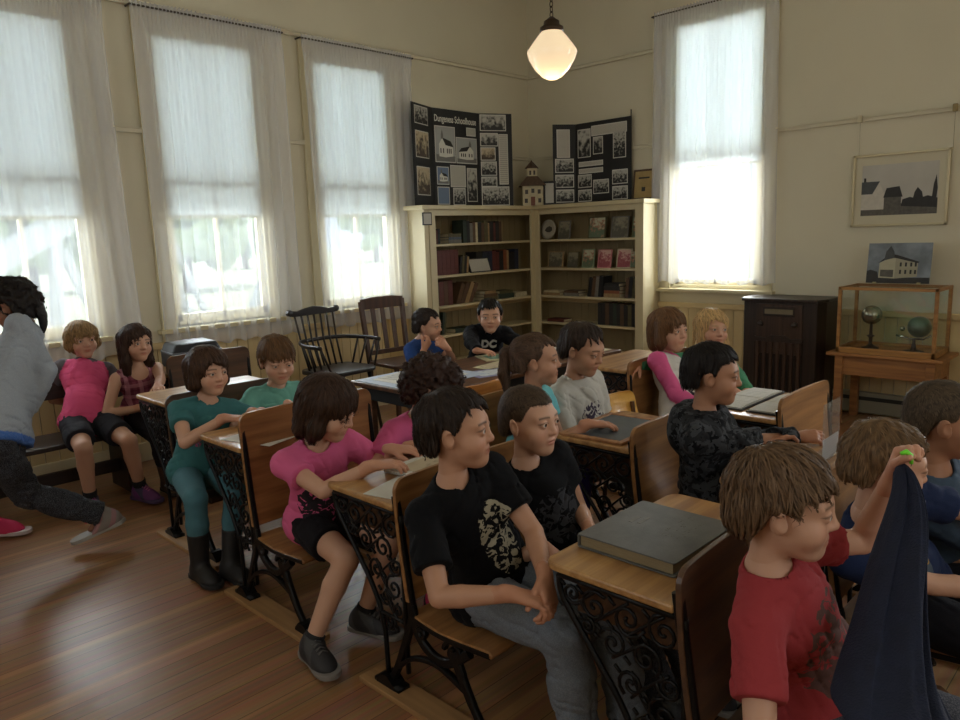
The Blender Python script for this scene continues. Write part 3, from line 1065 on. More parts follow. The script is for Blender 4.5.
# small upright frame and certificate
t = thing('small_frame', 'narrow black frame with a white page, between the model schoolhouse and the smaller board', 'picture frame', (6.18, 4.965, Z_T), -PI / 2 + .5)
MB().bb(-.065, .065, 0, .012, 0, .24).build('frame', M_BLACK, t)
MB().bb(-.045, .045, -.0015, 0, .02, .22).build('page', M_TEXT, t)
t = thing('certificate_frame', 'small brown framed certificate leaning on the wall at the right end of the bookcase top', 'picture frame', (6.38, 3.98, Z_T + .001), -PI / 2)
M_GOLD = mat('gilt_frame', (150, 118, 62), .4, .3, .2, 20)
R = Matrix.Rotation(-.12, 3, 'X')
for nm, m, a in (('frame', mat('brown_frame', (70, 50, 32), .5), (-.12, .12, 0, .014, 0, .29)), ('certificate', mat('aged_certificate', (176, 150, 98), .7, 0, .2, 12), (-.1, .1, -.002, 0, .02, .27))):
    q = MB().bb(*a)
    q.v = [tuple(R @ Vector(p)) for p in q.v]
    q.build(nm, m, t)
q = MB().bb(-.06, .06, -.003, -.002, .2, .215).bb(-.02, .02, -.003, -.002, .08, .12)
q.v = [tuple(R @ Vector(p)) for p in q.v]
q.build('seal', M_DARKPRINT, t)

# ------------------------------------------------------------------ pendant lamp
LP = at(552, 52, 4.5)
t = thing('pendant_lamp', 'lit schoolhouse pendant lamp with a cream glass globe on a chain', 'ceiling lamp', (LP.x, LP.y, LP.z - .16))
prof = [(0.0, 0.0), (.03, .002), (.06, .016), (.105, .06), (.138, .115), (.151, .155), (.148, .168), (.125, .20), (.09, .245), (.066, .272), (.062, .285)]
gm = bpy.data.materials.new('opal_glass_lit')
gm.use_nodes = True
b = gm.node_tree.nodes['Principled BSDF']
b.inputs['Base Color'].default_value = (*lin((240, 214, 170)), 1)
b.inputs['Roughness'].default_value = .12
b.inputs['Emission Color'].default_value = (1.0, .78, .52, 1)
b.inputs['Emission Strength'].default_value = .44
MB().lathe(prof, 40).build('globe', gm, t, smooth=True)
M_BRASS = mat('dark_bronze', (70, 54, 40), .4, .7)
MB().lathe([(.064, .272), (.072, .278), (.07, .30), (.05, .312), (.046, .335), (.03, .345), (.012, .36), (0, .362)], 24).build('fitter', M_BRASS, t, smooth=True)
mb = MB()
zc = .355
k = 0
while LP.z - .16 + zc < CEIL - .02:
    pts = []
    for i in range(13):
        a = 2 * PI * i / 12
        u, w_ = .011 * math.cos(a), .019 * math.sin(a)
        pts.append((u if k % 2 else 0, 0 if k % 2 else u, zc + .017 + w_))
    mb.tube(pts, .0028, 5, cap=False)
    zc += .030
    k += 1
mb.build('chain', M_BRASS, t)
MB().lathe([(.0, CEIL - LP.z + .16 - .05), (.06, CEIL - LP.z + .16 - .04), (.075, CEIL - LP.z + .16), ], 20).build('canopy', M_BRASS, t, smooth=True)
pl = bpy.data.lights.new('lamp_bulb', 'POINT')
pl.energy = 3.5
pl.color = (1, .78, .5)
pl.shadow_soft_size = .15
po = bpy.data.objects.new('lamp_bulb', pl)
COL.objects.link(po)
po.location = (LP.x, LP.y, LP.z - .22)

# ------------------------------------------------------------------ framed pictures on the far wall
t = thing('framed_photograph', 'large white-matted monochrome photograph of old houses hanging on the far wall', 'picture frame', (XB - .02, 1.755, 1.51), -PI / 2)
M_FR = mat('pale_gilt_frame', (196, 184, 150), .35, .3)
w, h = .67, .555
mb = MB()
for a in ((-w / 2, w / 2, 0, .02), (-w / 2, w / 2, h - .02, h), (-w / 2, -w / 2 + .02, 0, h), (w / 2 - .02, w / 2, 0, h)):
    mb.bb(a[0], a[1], -.012, .018, a[2], a[3])
mb.build('frame', M_FR, t, bevel=.003)
MB().bb(-w / 2 + .02, w / 2 - .02, 0, .012, .02, h - .02).build('mat_board', mat('mat_board', (206, 198, 172), .8), t)
pc = MB().bb(-.265, .265, -.002, 0, .085, .47).build('photograph', mat('photo_sky', (192, 188, 178), .5, 0, .1, 5), t)
PF = Panel((0, 0), (1, 0), 0)


def flat(parent, nm, pts, m, o0, o1):
    mb = MB()
    PF.poly(mb, pts, o0, o1)
    mb.build(nm, m, parent)


M_VD = mat('photo_black', (40, 38, 36), .5, 0, .3, 30)
M_GR = mat('photo_grass', (96, 92, 84), .5, 0, .35, 40)
M_ROOFP = mat('photo_roof', (72, 76, 78), .5, 0, .2, 30)
M_WALLP = mat('photo_white_wall', (204, 198, 186), .5, 0, .1, 30)
flat(pc, 'foreground', [(-.265, .085), (.265, .085), (.265, .16), (.1, .18), (-.265, .14)], M_GR, .001, .003)
flat(pc, 'left_house_wall', [(-.265, .13), (-.10, .13), (-.10, .25), (-.14, .335), (-.19, .25), (-.265, .25)], M_WALLP, .001, .004)
flat(pc, 'left_house_roof', [(-.265, .25), (-.185, .25), (-.135, .345), (-.265, .345)], M_ROOFP, .001, .005)
flat(pc, 'chimney', [(-.25, .345), (-.235, .345), (-.235, .375), (-.25, .375)], M_VD, .001, .005)
flat(pc, 'right_house_wall', [(-.10, .13), (.02, .14), (.02, .23), (-.10, .23)], M_GR, .001, .004)
flat(pc, 'right_house_roof', [(-.105, .22), (.03, .22), (.005, .30), (-.085, .29)], M_VD, .001, .005)
flat(pc, 'hedge', [(.02, .15), (.265, .13), (.265, .2), (.2, .22), (.13, .2), (.08, .215), (.03, .2)], M_VD, .001, .004)
flat(pc, 'tall_tree', [(.225, .18), (.255, .18), (.262, .27), (.25, .37), (.235, .30)], M_VD, .001, .0045)
flat(pc, 'shrub', [(.10, .2), (.17, .2), (.16, .25), (.13, .285), (.11, .25)], M_VD, .001, .0045)
for i, (y, lb) in enumerate(((2.05, 'white picture-rail hook above the left corner of the large framed photograph'), (1.41, 'brass picture-rail hook above the right corner of the large framed photograph'))):
    t2 = thing('picture_hook', lb, 'hook', (XB - .03, y, 2.30), -PI / 2)
    MB().bb(-.016, .016, -.03, .0, .01, .065).build('hook', mat('porcelain' if i == 0 else 'old_brass', (206, 196, 166) if i == 0 else (150, 130, 80), .3), t2, bevel=.006)
    MB().tube([(0, -.008, .02), (0, .0, -.24)], .0012, 5).build('cord', mat('picture_cord', (130, 116, 84), .8), t2)

# ------------------------------------------------------------------ console radio
M_WAL = wood('dark_walnut', (52, 38, 30), (34, 25, 21), .35, 'z', 8)
M_WAL2 = wood('walnut_veneer', (72, 52, 40), (48, 34, 27), .32, 'z', 8)
t = thing('console_radio', 'tall dark walnut console radio with a dial and slatted speaker grille by the far wall', 'radio', (6.22, 2.48, 0), -PI / 2)
mb = MB().prism([(-.33, .2), (-.33, -.06), (-.30, -.18), (.30, -.18), (.33, -.06), (.33, .2)], .05, .93)
mb.build('cabinet', M_WAL, t, bevel=.008)
mb = MB().prism([(-.35, .2), (-.35, -.08), (-.31, -.21), (.31, -.21), (.35, -.08), (.35, .2)], .93, .955)
mb.build('cabinet_top', M_WAL, t, bevel=.006)
mb = MB().prism([(-.34, .2), (-.34, -.07), (-.30, -.2), (.30, -.2), (.34, -.07), (.34, .2)], 0, .06)
mb.build('plinth', M_WAL, t, bevel=.006)
MB().bb(-.19, .19, -.19, -.178, .50, .91).build('front_panel', M_WAL2, t, bevel=.004)
mb = MB().bb(-.13, .13, -.196, -.19, .81, .885)
dl = mb.build('dial', mat('dial_bezel', (40, 30, 26), .3), t, bevel=.004)
MB().bb(-.115, .115, -.1985, -.196, .83, .87).build('dial_glass', mat('dial_scale', (128, 118, 96), .2, 0, .3, 30, 0, 30, (40, 1, 1)), dl)
for x in (-.15, .13):
    MB().lathe([(.024, 0), (.022, -.018), (.016, -.024), (0, -.025)], 16, (x, -.19, .745), 'y').build('knob', M_WAL, t, smooth=True)
mb = MB().prism([(-.2, .60), (.2, .60), (.2, .64), (.1, .63), (.06, .655), (-.06, .655), (-.1, .63), (-.2, .64)], -.2, -.18, 'y')
mb.build('carved_moulding', M_WAL, t, bevel=.003)
for k in range(7):
    x = -.17 + k * .34 / 6
    MB().bb(x - .013, x + .013, -.2, -.178, .08, .60).build('grille_slat', M_WAL2, t, bevel=.005)
MB().bb(-.2, .2, -.1825, -.178, .08, .60).build('grille_cloth', mat('grille_cloth', (44, 34, 28), .9, 0, .3, 200), t)

# ------------------------------------------------------------------ glass case on a small table
M_OAK = wood('honey_oak', (176, 128, 72), (142, 98, 54), .4, 'y', 6)
M_OAKD = wood('table_oak', (168, 116, 66), (128, 84, 48), .45, 'y', 6)
t = thing('display_table', 'small oak table carrying the glass display case by the far wall', 'table', (6.15, 1.66, 0))
MB().bb(-.23, .24, -.39, .40, .545, .57).build('tabletop', M_OAKD, t, bevel=.005)
MB().bb(-.2, .2, -.34, .34, .40, .545).build('apron', M_OAKD, t, bevel=.003)
for sx in (-1, 1):
    for sy in (-1, 1):
        MB().bb(sx * .19 - .028, sx * .19 + .028, sy * .31 - .028, sy * .31 + .028, 0, .545).build('leg', M_OAKD, t, bevel=.004)
cs = thing('display_case', 'wood framed glass display case holding two globes on the small oak table', 'display case', (6.15, 1.665, .571))
cx0, cx1, cy0, cy1, ch = -.2, .2, -.335, .335, .50
MB().bb(cx0, cx1, cy0, cy1, 0, .02).build('base', M_OAK, cs)
mb = MB()
r_ = .024
for x in (cx0, cx1 - r_):
    for y in (cy0, cy1 - r_):
        mb.bb(x, x + r_, y, y + r_, 0, ch)
for z in (.02, ch - r_):
    for x in (cx0, cx1 - r_):
        mb.bb(x + .001, x + r_ - .001, cy0, cy1, z, z + r_ - .001)
    for y in (cy0, cy1 - r_):
        mb.bb(cx0, cx1, y + .001, y + r_ - .001, z, z + r_ - .001)
mb.build('frame', M_OAK, cs, bevel=.002)
for a in ((cx0 + .008, cx0 + .011, cy0 + r_, cy1 - r_, .04, ch - r_), (cx1 - .011, cx1 - .008, cy0 + r_, cy1 - r_, .04, ch - r_),
          (cx0 + r_, cx1 - r_, cy0 + .008, cy0 + .011, .04, ch - r_), (cx0 + r_, cx1 - r_, cy1 - .011, cy1 - .008, .04, ch - r_), (cx0 + r_, cx1 - r_, cy0 + r_, cy1 - r_, ch - .008, ch - .004)):
    MB().bb(*a).build('glass_pane', M_GLASS, cs)
M_SIL = mat('tarnished_silver', (170, 164, 148), .22, .9, .2, 6)
g = thing('model_globe', 'shiny globe on a turned stand, left of the two inside the glass case', 'globe', (6.10, 1.80, .592))
MB().lathe([(.06, 0), (.062, .012), (.03, .022), (.012, .04), (.014, .09), (.03, .1), (.012, .11), (.010, .19)], 20).build('stand', mat('dark_turned_wood', (60, 44, 34), .4), g, smooth=True)
MB().lathe([(.072 * math.sin(a), .26 - .072 * math.cos(a)) for a in [PI * i / 14 for i in range(15)]], 24).build('sphere', M_SIL, g, smooth=True)
g = thing('model_globe', 'greenish globe on a long arm, right of the two inside the glass case', 'globe', (6.08, 1.50, .592))
MB().lathe([(.07, 0), (.07, .01), (.02, .02), (.01, .08), (.01, .10)], 20).build('stand', mat('dark_turned_wood', (1, 1, 1)), g, smooth=True)
MB().tube([(0, .12, .12), (0, .03, .10), (0, -.06, .10), (0, -.11, .13)], .007, 8).build('arm', M_SIL, g, smooth=True)
MB().lathe([(.078 * math.sin(a), .19 - .078 * math.cos(a)) for a in [PI * i / 14 for i in range(15)]], 24, (0, -.03, 0)).build('sphere', mat('old_globe_green', (112, 126, 110), .3, .3, .4, 14), g, smooth=True)
MB().lathe([(.018 * math.sin(a), .17 - .018 * math.cos(a)) for a in [PI * i / 8 for i in range(9)]], 14, (0, .08, 0)).build('small_sphere', M_SIL, g, smooth=True)
t = thing('tabletop_photograph', 'frameless print of a large old schoolhouse standing on the glass case', 'photograph', (6.18, 1.665, 1.088), -PI / 2)
R = Matrix.Rotation(-.14, 3, 'X')
rot = lambda mb: (setattr(mb, 'v', [tuple(R @ Vector(p)) for p in mb.v]), mb)[1]
rot(MB().bb(-.215, .215, 0, .01, 0.0, .30)).build('print', mat('photo_stormy_sky', (136, 146, 156), .4, 0, .45, 9), t)


def flat2(nm, pts, m, o1):
    mb = MB()
    PF.poly(mb, pts, .0005, o1)
    rot(mb).build(nm, m, t)


flat2('dark_lawn', [(-.215, 0), (.215, 0), (.215, .045), (-.215, .04)], M_VD, .0015)
flat2('school_front', [(-.13, .04), (-.02, .035), (-.02, .19), (-.06, .19), (-.13, .15)], mat('photo_cream_wall', (186, 180, 152), .5, 0, .1, 20), .002)
flat2('school_side', [(-.02, .035), (.13, .05), (.13, .155), (-.02, .19)], mat('photo_cream_wall2', (164, 158, 134), .5, 0, .1, 20), .002)
flat2('school_roof', [(-.14, .15), (-.06, .22), (-.01, .21), (.14, .16), (.13, .15), (-.02, .188), (-.06, .19)], M_VD, .0025)
flat2('school_tower', [(-.10, .17), (-.03, .19), (-.035, .235), (-.06, .28), (-.09, .235)], M_ROOFP, .003)
for a in (.01, .045, .08, .11):
    for z in (.07, .125):
        flat2('school_window', [(a, z), (a + .013, z), (a + .013, z + .03), (a, z + .03)], M_VD, .003)
flat2('school_porch', [(-.12, .05), (-.03, .045), (-.03, .10), (-.12, .10)], M_GR, .0025)
flat2('far_trees', [(-.215, .04), (-.13, .04), (-.14, .085), (-.19, .1), (-.215, .09)], M_VD, .0018)
mb = MB().bb(-.16, -.14, -.03, .03, -.004, .008).bb(.14, .16, -.03, .03, -.004, .008)
mb.build('stand_foot', mat('clear_stand', (190, 180, 140), .3), t)
# baseboard heater
t = thing('baseboard_heater', 'low grey electric baseboard heater along the far wall behind the oak table', 'heater', (XB - .03, 1.4, 0))
MB().bb(-.05, .0, -1.2, .9, .02, .19).build('housing', mat('heater_enamel', (150, 146, 128), .45, .1, .1, 4), t, bevel=.006)
MB().bb(-.056, -.05, -1.18, .88, .125, .155).build('vent_slot', mat('heater_shadow_gap', (40, 38, 34), .7), t)
# ------------------------------------------------------------------ school desks
M_IRON = mat('black_cast_iron', (24, 23, 24), .38, .6, .2, 30, .08, 60)
M_DTOP = wood('worn_maple_top', (190, 146, 92), (152, 108, 64), .38, 'x', 5, .15)
M_BACK = wood('desk_back_wood', (168, 120, 72), (130, 88, 50), .4, 'x', 5, .15)
M_BACKD = wood('dark_desk_back_wood', (98, 66, 42), (70, 47, 31), .4, 'x', 5, .1)
M_RUN = wood('pale_runner_board', (168, 128, 84), (136, 100, 64), .55, 'y', 5)


def spiral(c, r0, turns, a0, sgn=1, n=18, r1=.004):
    return [(c[0] + (r0 + (r1 - r0) * i / n) * math.cos(a0 + sgn * 2 * PI * turns * i / n),
             c[1] + (r0 + (r1 - r0) * i / n) * math.sin(a0 + sgn * 2 * PI * turns * i / n)) for i in range(n + 1)]


_scroll_cache = {}


def lattice_mesh(hd):
    """scrolled cast iron desk standard in the y-z plane, child side is +y"""
    key = round(hd, 2)
    if key in _scroll_cache:
        return _scroll_cache[key]
    mb = MB()

    def rod(p, r):
        mb.tube([(0, a, b) for a, b in p], r, 6, ref=(1, 0, 0))
    top = hd - .032
    hyp = bez([(.40, top), (.385, top - .06), (.30, top - .17), (.20, top - .30), (.15, top - .42), (.14, .06)], 6)
    rod([(.03, top), (.40, top)], .009)
    rod([(.03, top), (.03, .10)], .009)
    rod(hyp, .009)
    rod([(.03, .28), (.185, .28)], .007)
    rng = random.Random(3)
    cents = [(.085, top - .055, .048), (.185, top - .055, .048), (.285, top - .055, .046), (.355, top - .04, .03), (.135, top - .14, .046), (.23, top - .135, .042),
             (.07, top - .19, .034), (.175, top - .225, .04), (.085, top - .27, .046), (.305, top - .115, .024), (.13, top - .315, .032), (.07, top - .35, .034), (.11, top - .40, .03)]
    for i, (a, b, r) in enumerate(cents):
        a0 = rng.uniform(0, 6.28)
        rod(spiral((a, b), r, 1.6, a0, 1 if i % 2 else -1), .0052)
        if i:
            a1, b1, r1 = cents[i - 1]
            if math.hypot(a - a1, b - b1) < .16:
                m_ = ((a + a1) / 2 + .012, (b + b1) / 2 - .008)
                rod(bez([(a1, b1 + r1 * .9), m_, (a, b - r * .9)], 5), .0045)
    for (a, b, r) in cents:
        rod([(a + r * .8, b + r * .5), (a + r * 1.25, b + r * .9)], .005)
        rod([(a - r * .8, b - r * .5), (a - r * 1.25, b - r * .9)], .005)
    mb.bb(-.025, .025, .06, .19, .02, .035)
    me = bpy.data.meshes.new('scroll_standard')
    me.from_pydata(mb.v, [], mb.f)
    me.materials.append(M_IRON)
    me.polygons.foreach_set('use_smooth', [True] * len(me.polygons))
    _scroll_cache[key] = me
    return me


def flatrod(mb, p, w, tx=.011):
    """flat-section casting following a y-z path"""
    ws = w if isinstance(w, (list, tuple)) else [w] * len(p)
    P = [Vector((0, a, b)) for a, b in p]
    vs_, fs = [], []
    for i, q in enumerate(P):
        d = (P[min(i + 1, len(P) - 1)] - P[max(i - 1, 0)]).normalized()
        nrm = Vector((0, -d.z, d.y))
        for (x, s) in ((-tx, -.7), (-tx * .5, -1), (tx * .5, -1), (tx, -.7), (tx, .7), (tx * .5, 1), (-tx * .5, 1), (-tx, .7)):
            vs_.append(q + Vector((x, 0, 0)) + nrm * ws[i] * s)
    m = len(P)
    for i in range(m - 1):
        for k in range(8):
            fs.append((i * 8 + k, i * 8 + (k + 1) % 8, (i + 1) * 8 + (k + 1) % 8, (i + 1) * 8 + k))
    fs.append(tuple(range(7, -1, -1)))
    fs.append(tuple((m - 1) * 8 + k for k in range(8)))
    mb.add(vs_, fs)


_side_cache = {}


def side_mesh(bt):
    key = round(bt, 2)
    if key in _side_cache:
        return _side_cache[key]
    mb = MB()
    flatrod(mb, bez([(.13, .035), (.095, .08), (.04, .20), (.0, .30), (-.004, .36), (.012, .46), (.05, bt - .06)], 6), .014)
    flatrod(mb, bez([(-.005, .36), (-.03, .27), (-.09, .22), (-.16, .215), (-.22, .25), (-.27, .29)], 6), .016)
    flatrod(mb, bez([(-.01, .315), (-.15, .302), (-.36, .318)], 5), .011)
    flatrod(mb, bez([(-.20, .27), (-.235, .19), (-.28, .11), (-.335, .035)], 6), [.02] * 6 + [.016] * 6 + [.013] * 7)
    flatrod(mb, bez([(.085, .10), (.0, .165), (-.12, .19), (-.26, .15)], 6), .009)
    flatrod(mb, spiral((-.2, .265), .042, 1.3, 0, 1, 20, .008), .008)
    flatrod(mb, spiral((-.05, .28), .028, 1.2, 1, -1, 16, .006), .007)
    for y in (.135, -.34):
        mb.prism([(y - .055, .02), (y + .045, .02), (y + .04, .034), (y + .015, .06), (y - .015, .06), (y - .05, .034)], -.026, .026, 'x')
        mb.lathe([(.010, .03), (.010, .042), (0, .044)], 8, (.012, y - .032, 0))
    me = bpy.data.meshes.new('side_casting')
    me.from_pydata(mb.v, [], mb.f)
    me.materials.append(M_IRON)
    bm = bmesh.new()
    bm.from_mesh(me)
    bmesh.ops.recalc_face_normals(bm, faces=bm.faces)
    bm.to_mesh(me)
    bm.free()
    _side_cache[key] = me
    return me


def board_mesh(w, z0, z1, r, lean, bow, th=.016, nx=14, nz=14):
    """curved back board with rounded upper corners"""
    zs = [z0 + (z1 - z0) * k / (nz - 5) for k in range(nz - 4)]
    zs = [z for z in zs if z < z1 - r] + [z1 - r + r * math.sin(PI / 2 * k / 5) for k in range(6)]
    vs_, fs = [], []
    for s in (0, 1):
        for z in zs:
            dz = max(0, z - (z1 - r))
            hw = w / 2 - (r - math.sqrt(max(r * r - dz * dz, 0)))
            t = (z - z0) / (z1 - z0)
            for i in range(nx + 1):
                u = 2 * i / nx - 1
                y = lean * t + bow * (1 - u * u) + .012 * math.sin(t * 2.6) - .006
                vs_.append((u * hw, y + (th if s else 0), z))
    W, H = nx + 1, len(zs)
    for s in (0, 1):
        o = s * W * H
        for j in range(H - 1):
            for i in range(nx):
                q = (o + j * W + i, o + j * W + i + 1, o + (j + 1) * W + i + 1, o + (j + 1) * W + i)
                fs.append(q if not s else q[::-1])
    o = W * H
    for i in range(nx):
        fs.append((i + 1, i, o + i, o + i + 1))
        k = (H - 1) * W
        fs.append((k + i, k + i + 1, o + k + i + 1, o + k + i))
    for j in range(H - 1):
        fs.append((j * W, (j + 1) * W, o + (j + 1) * W, o + j * W))
        a = j * W + nx
        fs.append(((j + 1) * W + nx, a, o + a, o + (j + 1) * W + nx))
    return MB().add(vs_, fs)


def desk_unit(x0, w, yb, hd, label, desk=True, bt=None, zseat=.335, back=None, top=None, dlen=.39, seat=True):
    bt = bt or hd + .09
    t = thing('school_desk', label, 'desk', (x0 + w / 2, yb, 0), 0, 'joined school desks')
    back = back or M_BACK
    board_mesh(w, .37, bt, .045, .035, .012).build('backrest', back, t, bevel=.003)
    if seat:
        prof = [(.0, zseat), (-.06, zseat - .012), (-.16, zseat - .02), (-.28, zseat - .008), (-.355, zseat), (-.375, zseat - .012), (-.37, zseat - .024), (-.28, zseat - .03), (-.16, zseat - .042), (-.06, zseat - .034), (0, zseat - .022)]
        MB().prism(prof, -w / 2 + .005, w / 2 - .005, 'x').build('seat', back, t, bevel=.004)
    sx = w / 2 - .014
    for s in (-1, 1):
        o = link('side_casting', side_mesh(bt), t)
        o.location = (s * sx, 0, 0)
        MB().bb(s * sx - .05, s * sx + .05, -.43, .25, 0, .021).build('runner', M_RUN, t, bevel=.003)
    if desk:
        poly = rrect(-w / 2, w / 2, .055, .055 + dlen, .04, 6, (0, 0, 1, 1))
        mb = MB().prism(poly, hd - .022, hd)
        mb.build('desktop', top or M_DTOP, t, bevel=.006)
        mb = MB()
        mb.bb(-w / 2 + .05, w / 2 - .05, .06, .36, hd - .135, hd - .123)
        mb.bb(-w / 2 + .05, w / 2 - .05, .05, .062, hd - .135, hd - .02)
        for s in (-1, 1):
            mb.bb(s * (w / 2 - .05) - .006, s * (w / 2 - .05) + .006, .06, .36, hd - .135, hd - .022)
        mb.build('book_shelf', M_BACKD, t)
        for s in (-1, 1):
            o = link('scroll_standard', lattice_mesh(hd), t)
            o.location = (s * sx, 0, 0)
        MB().bb(-w / 2 + .09, w / 2 - .09, .078, .083, hd + .0002, hd + .0016).build('pencil_groove', M_BACKD, t)
    return t


C1, W1_ = 1.44, .68
desk_unit(C1, W1_, .76, .69, 'nearest school desk, the big grey book on it, its dark back behind the red boy', back=M_BACKD)
desk_unit(C1, W1_, 1.78, .69, 'school desk whose seat holds the two boys in black T-shirts', back=M_BACK)
desk_unit(C1, W1_, 2.78, .70, 'school desk whose tall light back is behind the long-bobbed girl in pink', bt=.85)
desk_unit(1.53, W1_, 3.72, .75, 'school desk whose seat holds the teal shirted girl and the mint shirted boy', back=M_BACKD, bt=.79)
desk_unit(1.93, .57, 4.62, .74, 'empty dark-backed school desk under the middle window, a black case on it', back=M_BACKD, bt=.855, dlen=.36)
desk_unit(2.30, .62, .74, .70, 'school desk with a clear sign holder on top, behind the navy shirted boy', bt=.80, dlen=.35)
desk_unit(2.44, .55, 1.53, .69, 'school desk with the writing slate on top, behind the camouflage hoodie boy', bt=.775)
desk_unit(2.44, .68, 2.46, .66, 'school seat of the ponytailed girl and the boy in white', desk=False, bt=.77)
desk_unit(3.18, .58, 1.25, .70, 'school desk by the far wall with open books on top and an empty light seat', bt=.795)
desk_unit(3.60, .70, 2.30, .75, 'school desk behind the girl with pink sleeves, its top bare and its side scrolled', bt=.80)

# ------------------------------------------------------------------ group table with papers
M_TBL = wood('table_walnut', (112, 74, 48), (82, 54, 36), .4, 'x', 4, .1)
t = thing('work_table', 'long dark table spread with papers before the two boys at the bookcase', 'table', (3.5, 3.33, 0))
TX0, TX1, TY0, TY1, TZ = 2.62, 4.5, 2.98, 3.68, .70
l_ = lambda mb: (setattr(mb, 'v', [(x - 3.5, y - 3.33, z) for x, y, z in mb.v]), mb)[1]
l_(MB().bb(TX0, TX1, TY0, TY1, TZ - .025, TZ)).build('tabletop', M_TBL, t, bevel=.004)
l_(MB().bb(TX0 + .05, TX1 - .05, TY0 + .05, TY1 - .05, TZ - .11, TZ - .025)).build('apron', M_BLACK, t)
for x in (TX0 + .08, TX1 - .08):
    for y in (TY0 + .08, TY1 - .08):
        l_(MB().bb(x - .03, x + .03, y - .03, y + .03, 0, TZ - .03)).build('leg', M_BACKD, t)
M_PRINTB = mat('pale_blue_print', (192, 204, 222), .6, 0, .12, 30)
M_PRINTV = mat('violet_print', (150, 150, 188), .6, 0, .15, 20)
M_PRINTG = mat('green_print', (134, 170, 148), .6, 0, .2, 20)
M_PRINTY = mat('cream_print', (206, 198, 158), .6, 0, .15, 24)
M_PRINTS = mat('sky_print', (176, 200, 220), .6, 0, .15, 12)


def sheet(name, cx, cy, w, d, rz, z, m, label, cat='paper', th=.002, inner=None, group=None):
    o = thing(name, label, cat, (cx, cy, z), rz, group)
    MB().bb(-w / 2, w / 2, -d / 2, d / 2, 0, th).build('page', m, o)
    if inner:
        MB().bb(-w / 2 + w * .12, w / 2 - w * .12, -d / 2 + d * .15, d / 2 - d * .15, th, th + .0008).build('printed_area', inner, o)
    return o


Z0 = TZ + .0005
sheet('poster_sheet', 2.95, 3.40, .62, .52, .0, Z0, M_PRINTB, 'large pale blue sheet covering the left end of the long table', th=.003, inner=PM['newsp'])
sheet('print_sheet', 2.93, 3.52, .3, .2, .2, Z0 + .004, M_PAPER, 'white newspaper clipping lying on the large pale blue sheet', inner=PM['bw'])
sheet('picture_sheet', 3.32, 3.14, .34, .22, -.25, Z0, M_PRINTV, 'violet picture sheet at the near edge of the long table beside the orange chair back', inner=PM['bluec'])
sheet('picture_sheet', 3.52, 3.30, .30, .16, .1, Z0 + .0, M_PRINTY, 'cream and pink sheet between the violet sheet and the green booklet', inner=PM['sepia'])
sheet('booklet', 3.80, 3.48, .36, .24, -.45, Z0, M_PRINTY, 'green covered booklet lying in front of the boy with the white chest logo', 'booklet', .006, M_PRINTG)
sheet('picture_sheet', 3.68, 3.13, .32, .22, -.35, Z0, M_PAPER, 'sky blue picture sheet left of the ponytailed girl\'s head', inner=M_PRINTS)
sheet('open_magazine', 4.14, 3.43, .34, .24, -.6, Z0, M_PAPER, 'open white magazine by the right hand of the boy with the white chest logo', 'magazine', .006, PM['newsp'])
sheet('picture_sheet', 4.33, 3.17, .3, .22, -.2, Z0, M_PRINTY, 'greenish sheet at the right end of the long table behind the ponytailed girl', inner=PM['greenc'])

# ------------------------------------------------------------------ chairs
M_WIND = mat('black_brown_chair_paint', (34, 27, 24), .35, 0, .2, 12)
t = thing('windsor_chair', 'black spindle-back armchair with a curved arm rail under the window', 'chair', (3.42, 4.95, 0), .08)
mb = MB().prism(rrect(-.25, .25, -.23, .21, .1, 6), .50, .535)
mb.build('seat', M_WIND, t, bevel=.01)
arm = bez([(-.30, -.18, .74), (-.30, .02, .745), (-.2, .2, .75), (0, .25, .75), (.2, .2, .75), (.30, .02, .745), (.30, -.18, .74)], 6)
MB().tube(arm, .017, 8, squash=.7).build('arm_rail', M_WIND, t, smooth=True)
for k in range(7):
    u = -.165 + k * .055
    mb = MB().tube([(u * .95, .17 - abs(u) * .2, .53), (u * 1.08, .245 - abs(u) * .15, .75), (u * 1.18, .27, .98)], .0085, 6)
    mb.build('spindle', M_WIND, t, smooth=True)
for s in (-1, 1):
    for (a, b) in (((.22, .08), (.285, .07)), ((.23, .0), (.3, -.02)), ((.235, -.1), (.3, -.12)), ((.22, -.19), (.3, -.17))):
        MB().tube([(s * a[0], a[1], .53), (s * b[0], b[1], .74)] if False else [(s * a, b_, z) for (a, b_, z) in ((a, b, .53),)] + [(s * .30, b + .0, .74)] if False else [(s * a if not isinstance(a, tuple) else s * a[0], (a[1] if isinstance(a, tuple) else b), .53), (s * (b[0] if isinstance(b, tuple) else .3), (b[1] if isinstance(b, tuple) else b), .74)], .009, 6).build('arm_spindle', M_WIND, t, smooth=True)
crest = [(-.245, .985), (-.22, 1.0), (-.16, .992), (-.08, 1.012), (0, 1.022), (.08, 1.012), (.16, .992), (.22, 1.0), (.245, .985), (.235, .955), (.2, .95), (-.2, .95), (-.235, .955)]
MB().prism(crest, .258, .282, 'y').build('crest_rail', M_WIND, t, bevel=.006)
for s in (-1, 1):
    mb = MB().lathe([(.0, -.016), (.026, -.012), (.026, .012), (0, .016)], 14, (s * .235, .27, .982), 'y')
    mb.build('crest_scroll', M_WIND, t)
    for yy in (-.17, .15):
        MB().tube([(s * .17, yy, .51), (s * .22, yy * 1.4, 0)], [.018, .013], 8).build('leg', M_WIND, t, smooth=True)
M_SLAT = wood('reddish_chair_wood', (84, 54, 38), (60, 38, 28), .38, 'z', 5, .1)
t = thing('slat_back_chair', 'brown wooden chair with three tall back slats between the spindle chair and the elbow-leaning boy', 'chair', (4.02, 4.88, 0), -.06)
MB().prism(rrect(-.22, .22, -.22, .2, .03, 4), .485, .515).build('seat', M_SLAT, t, bevel=.008)
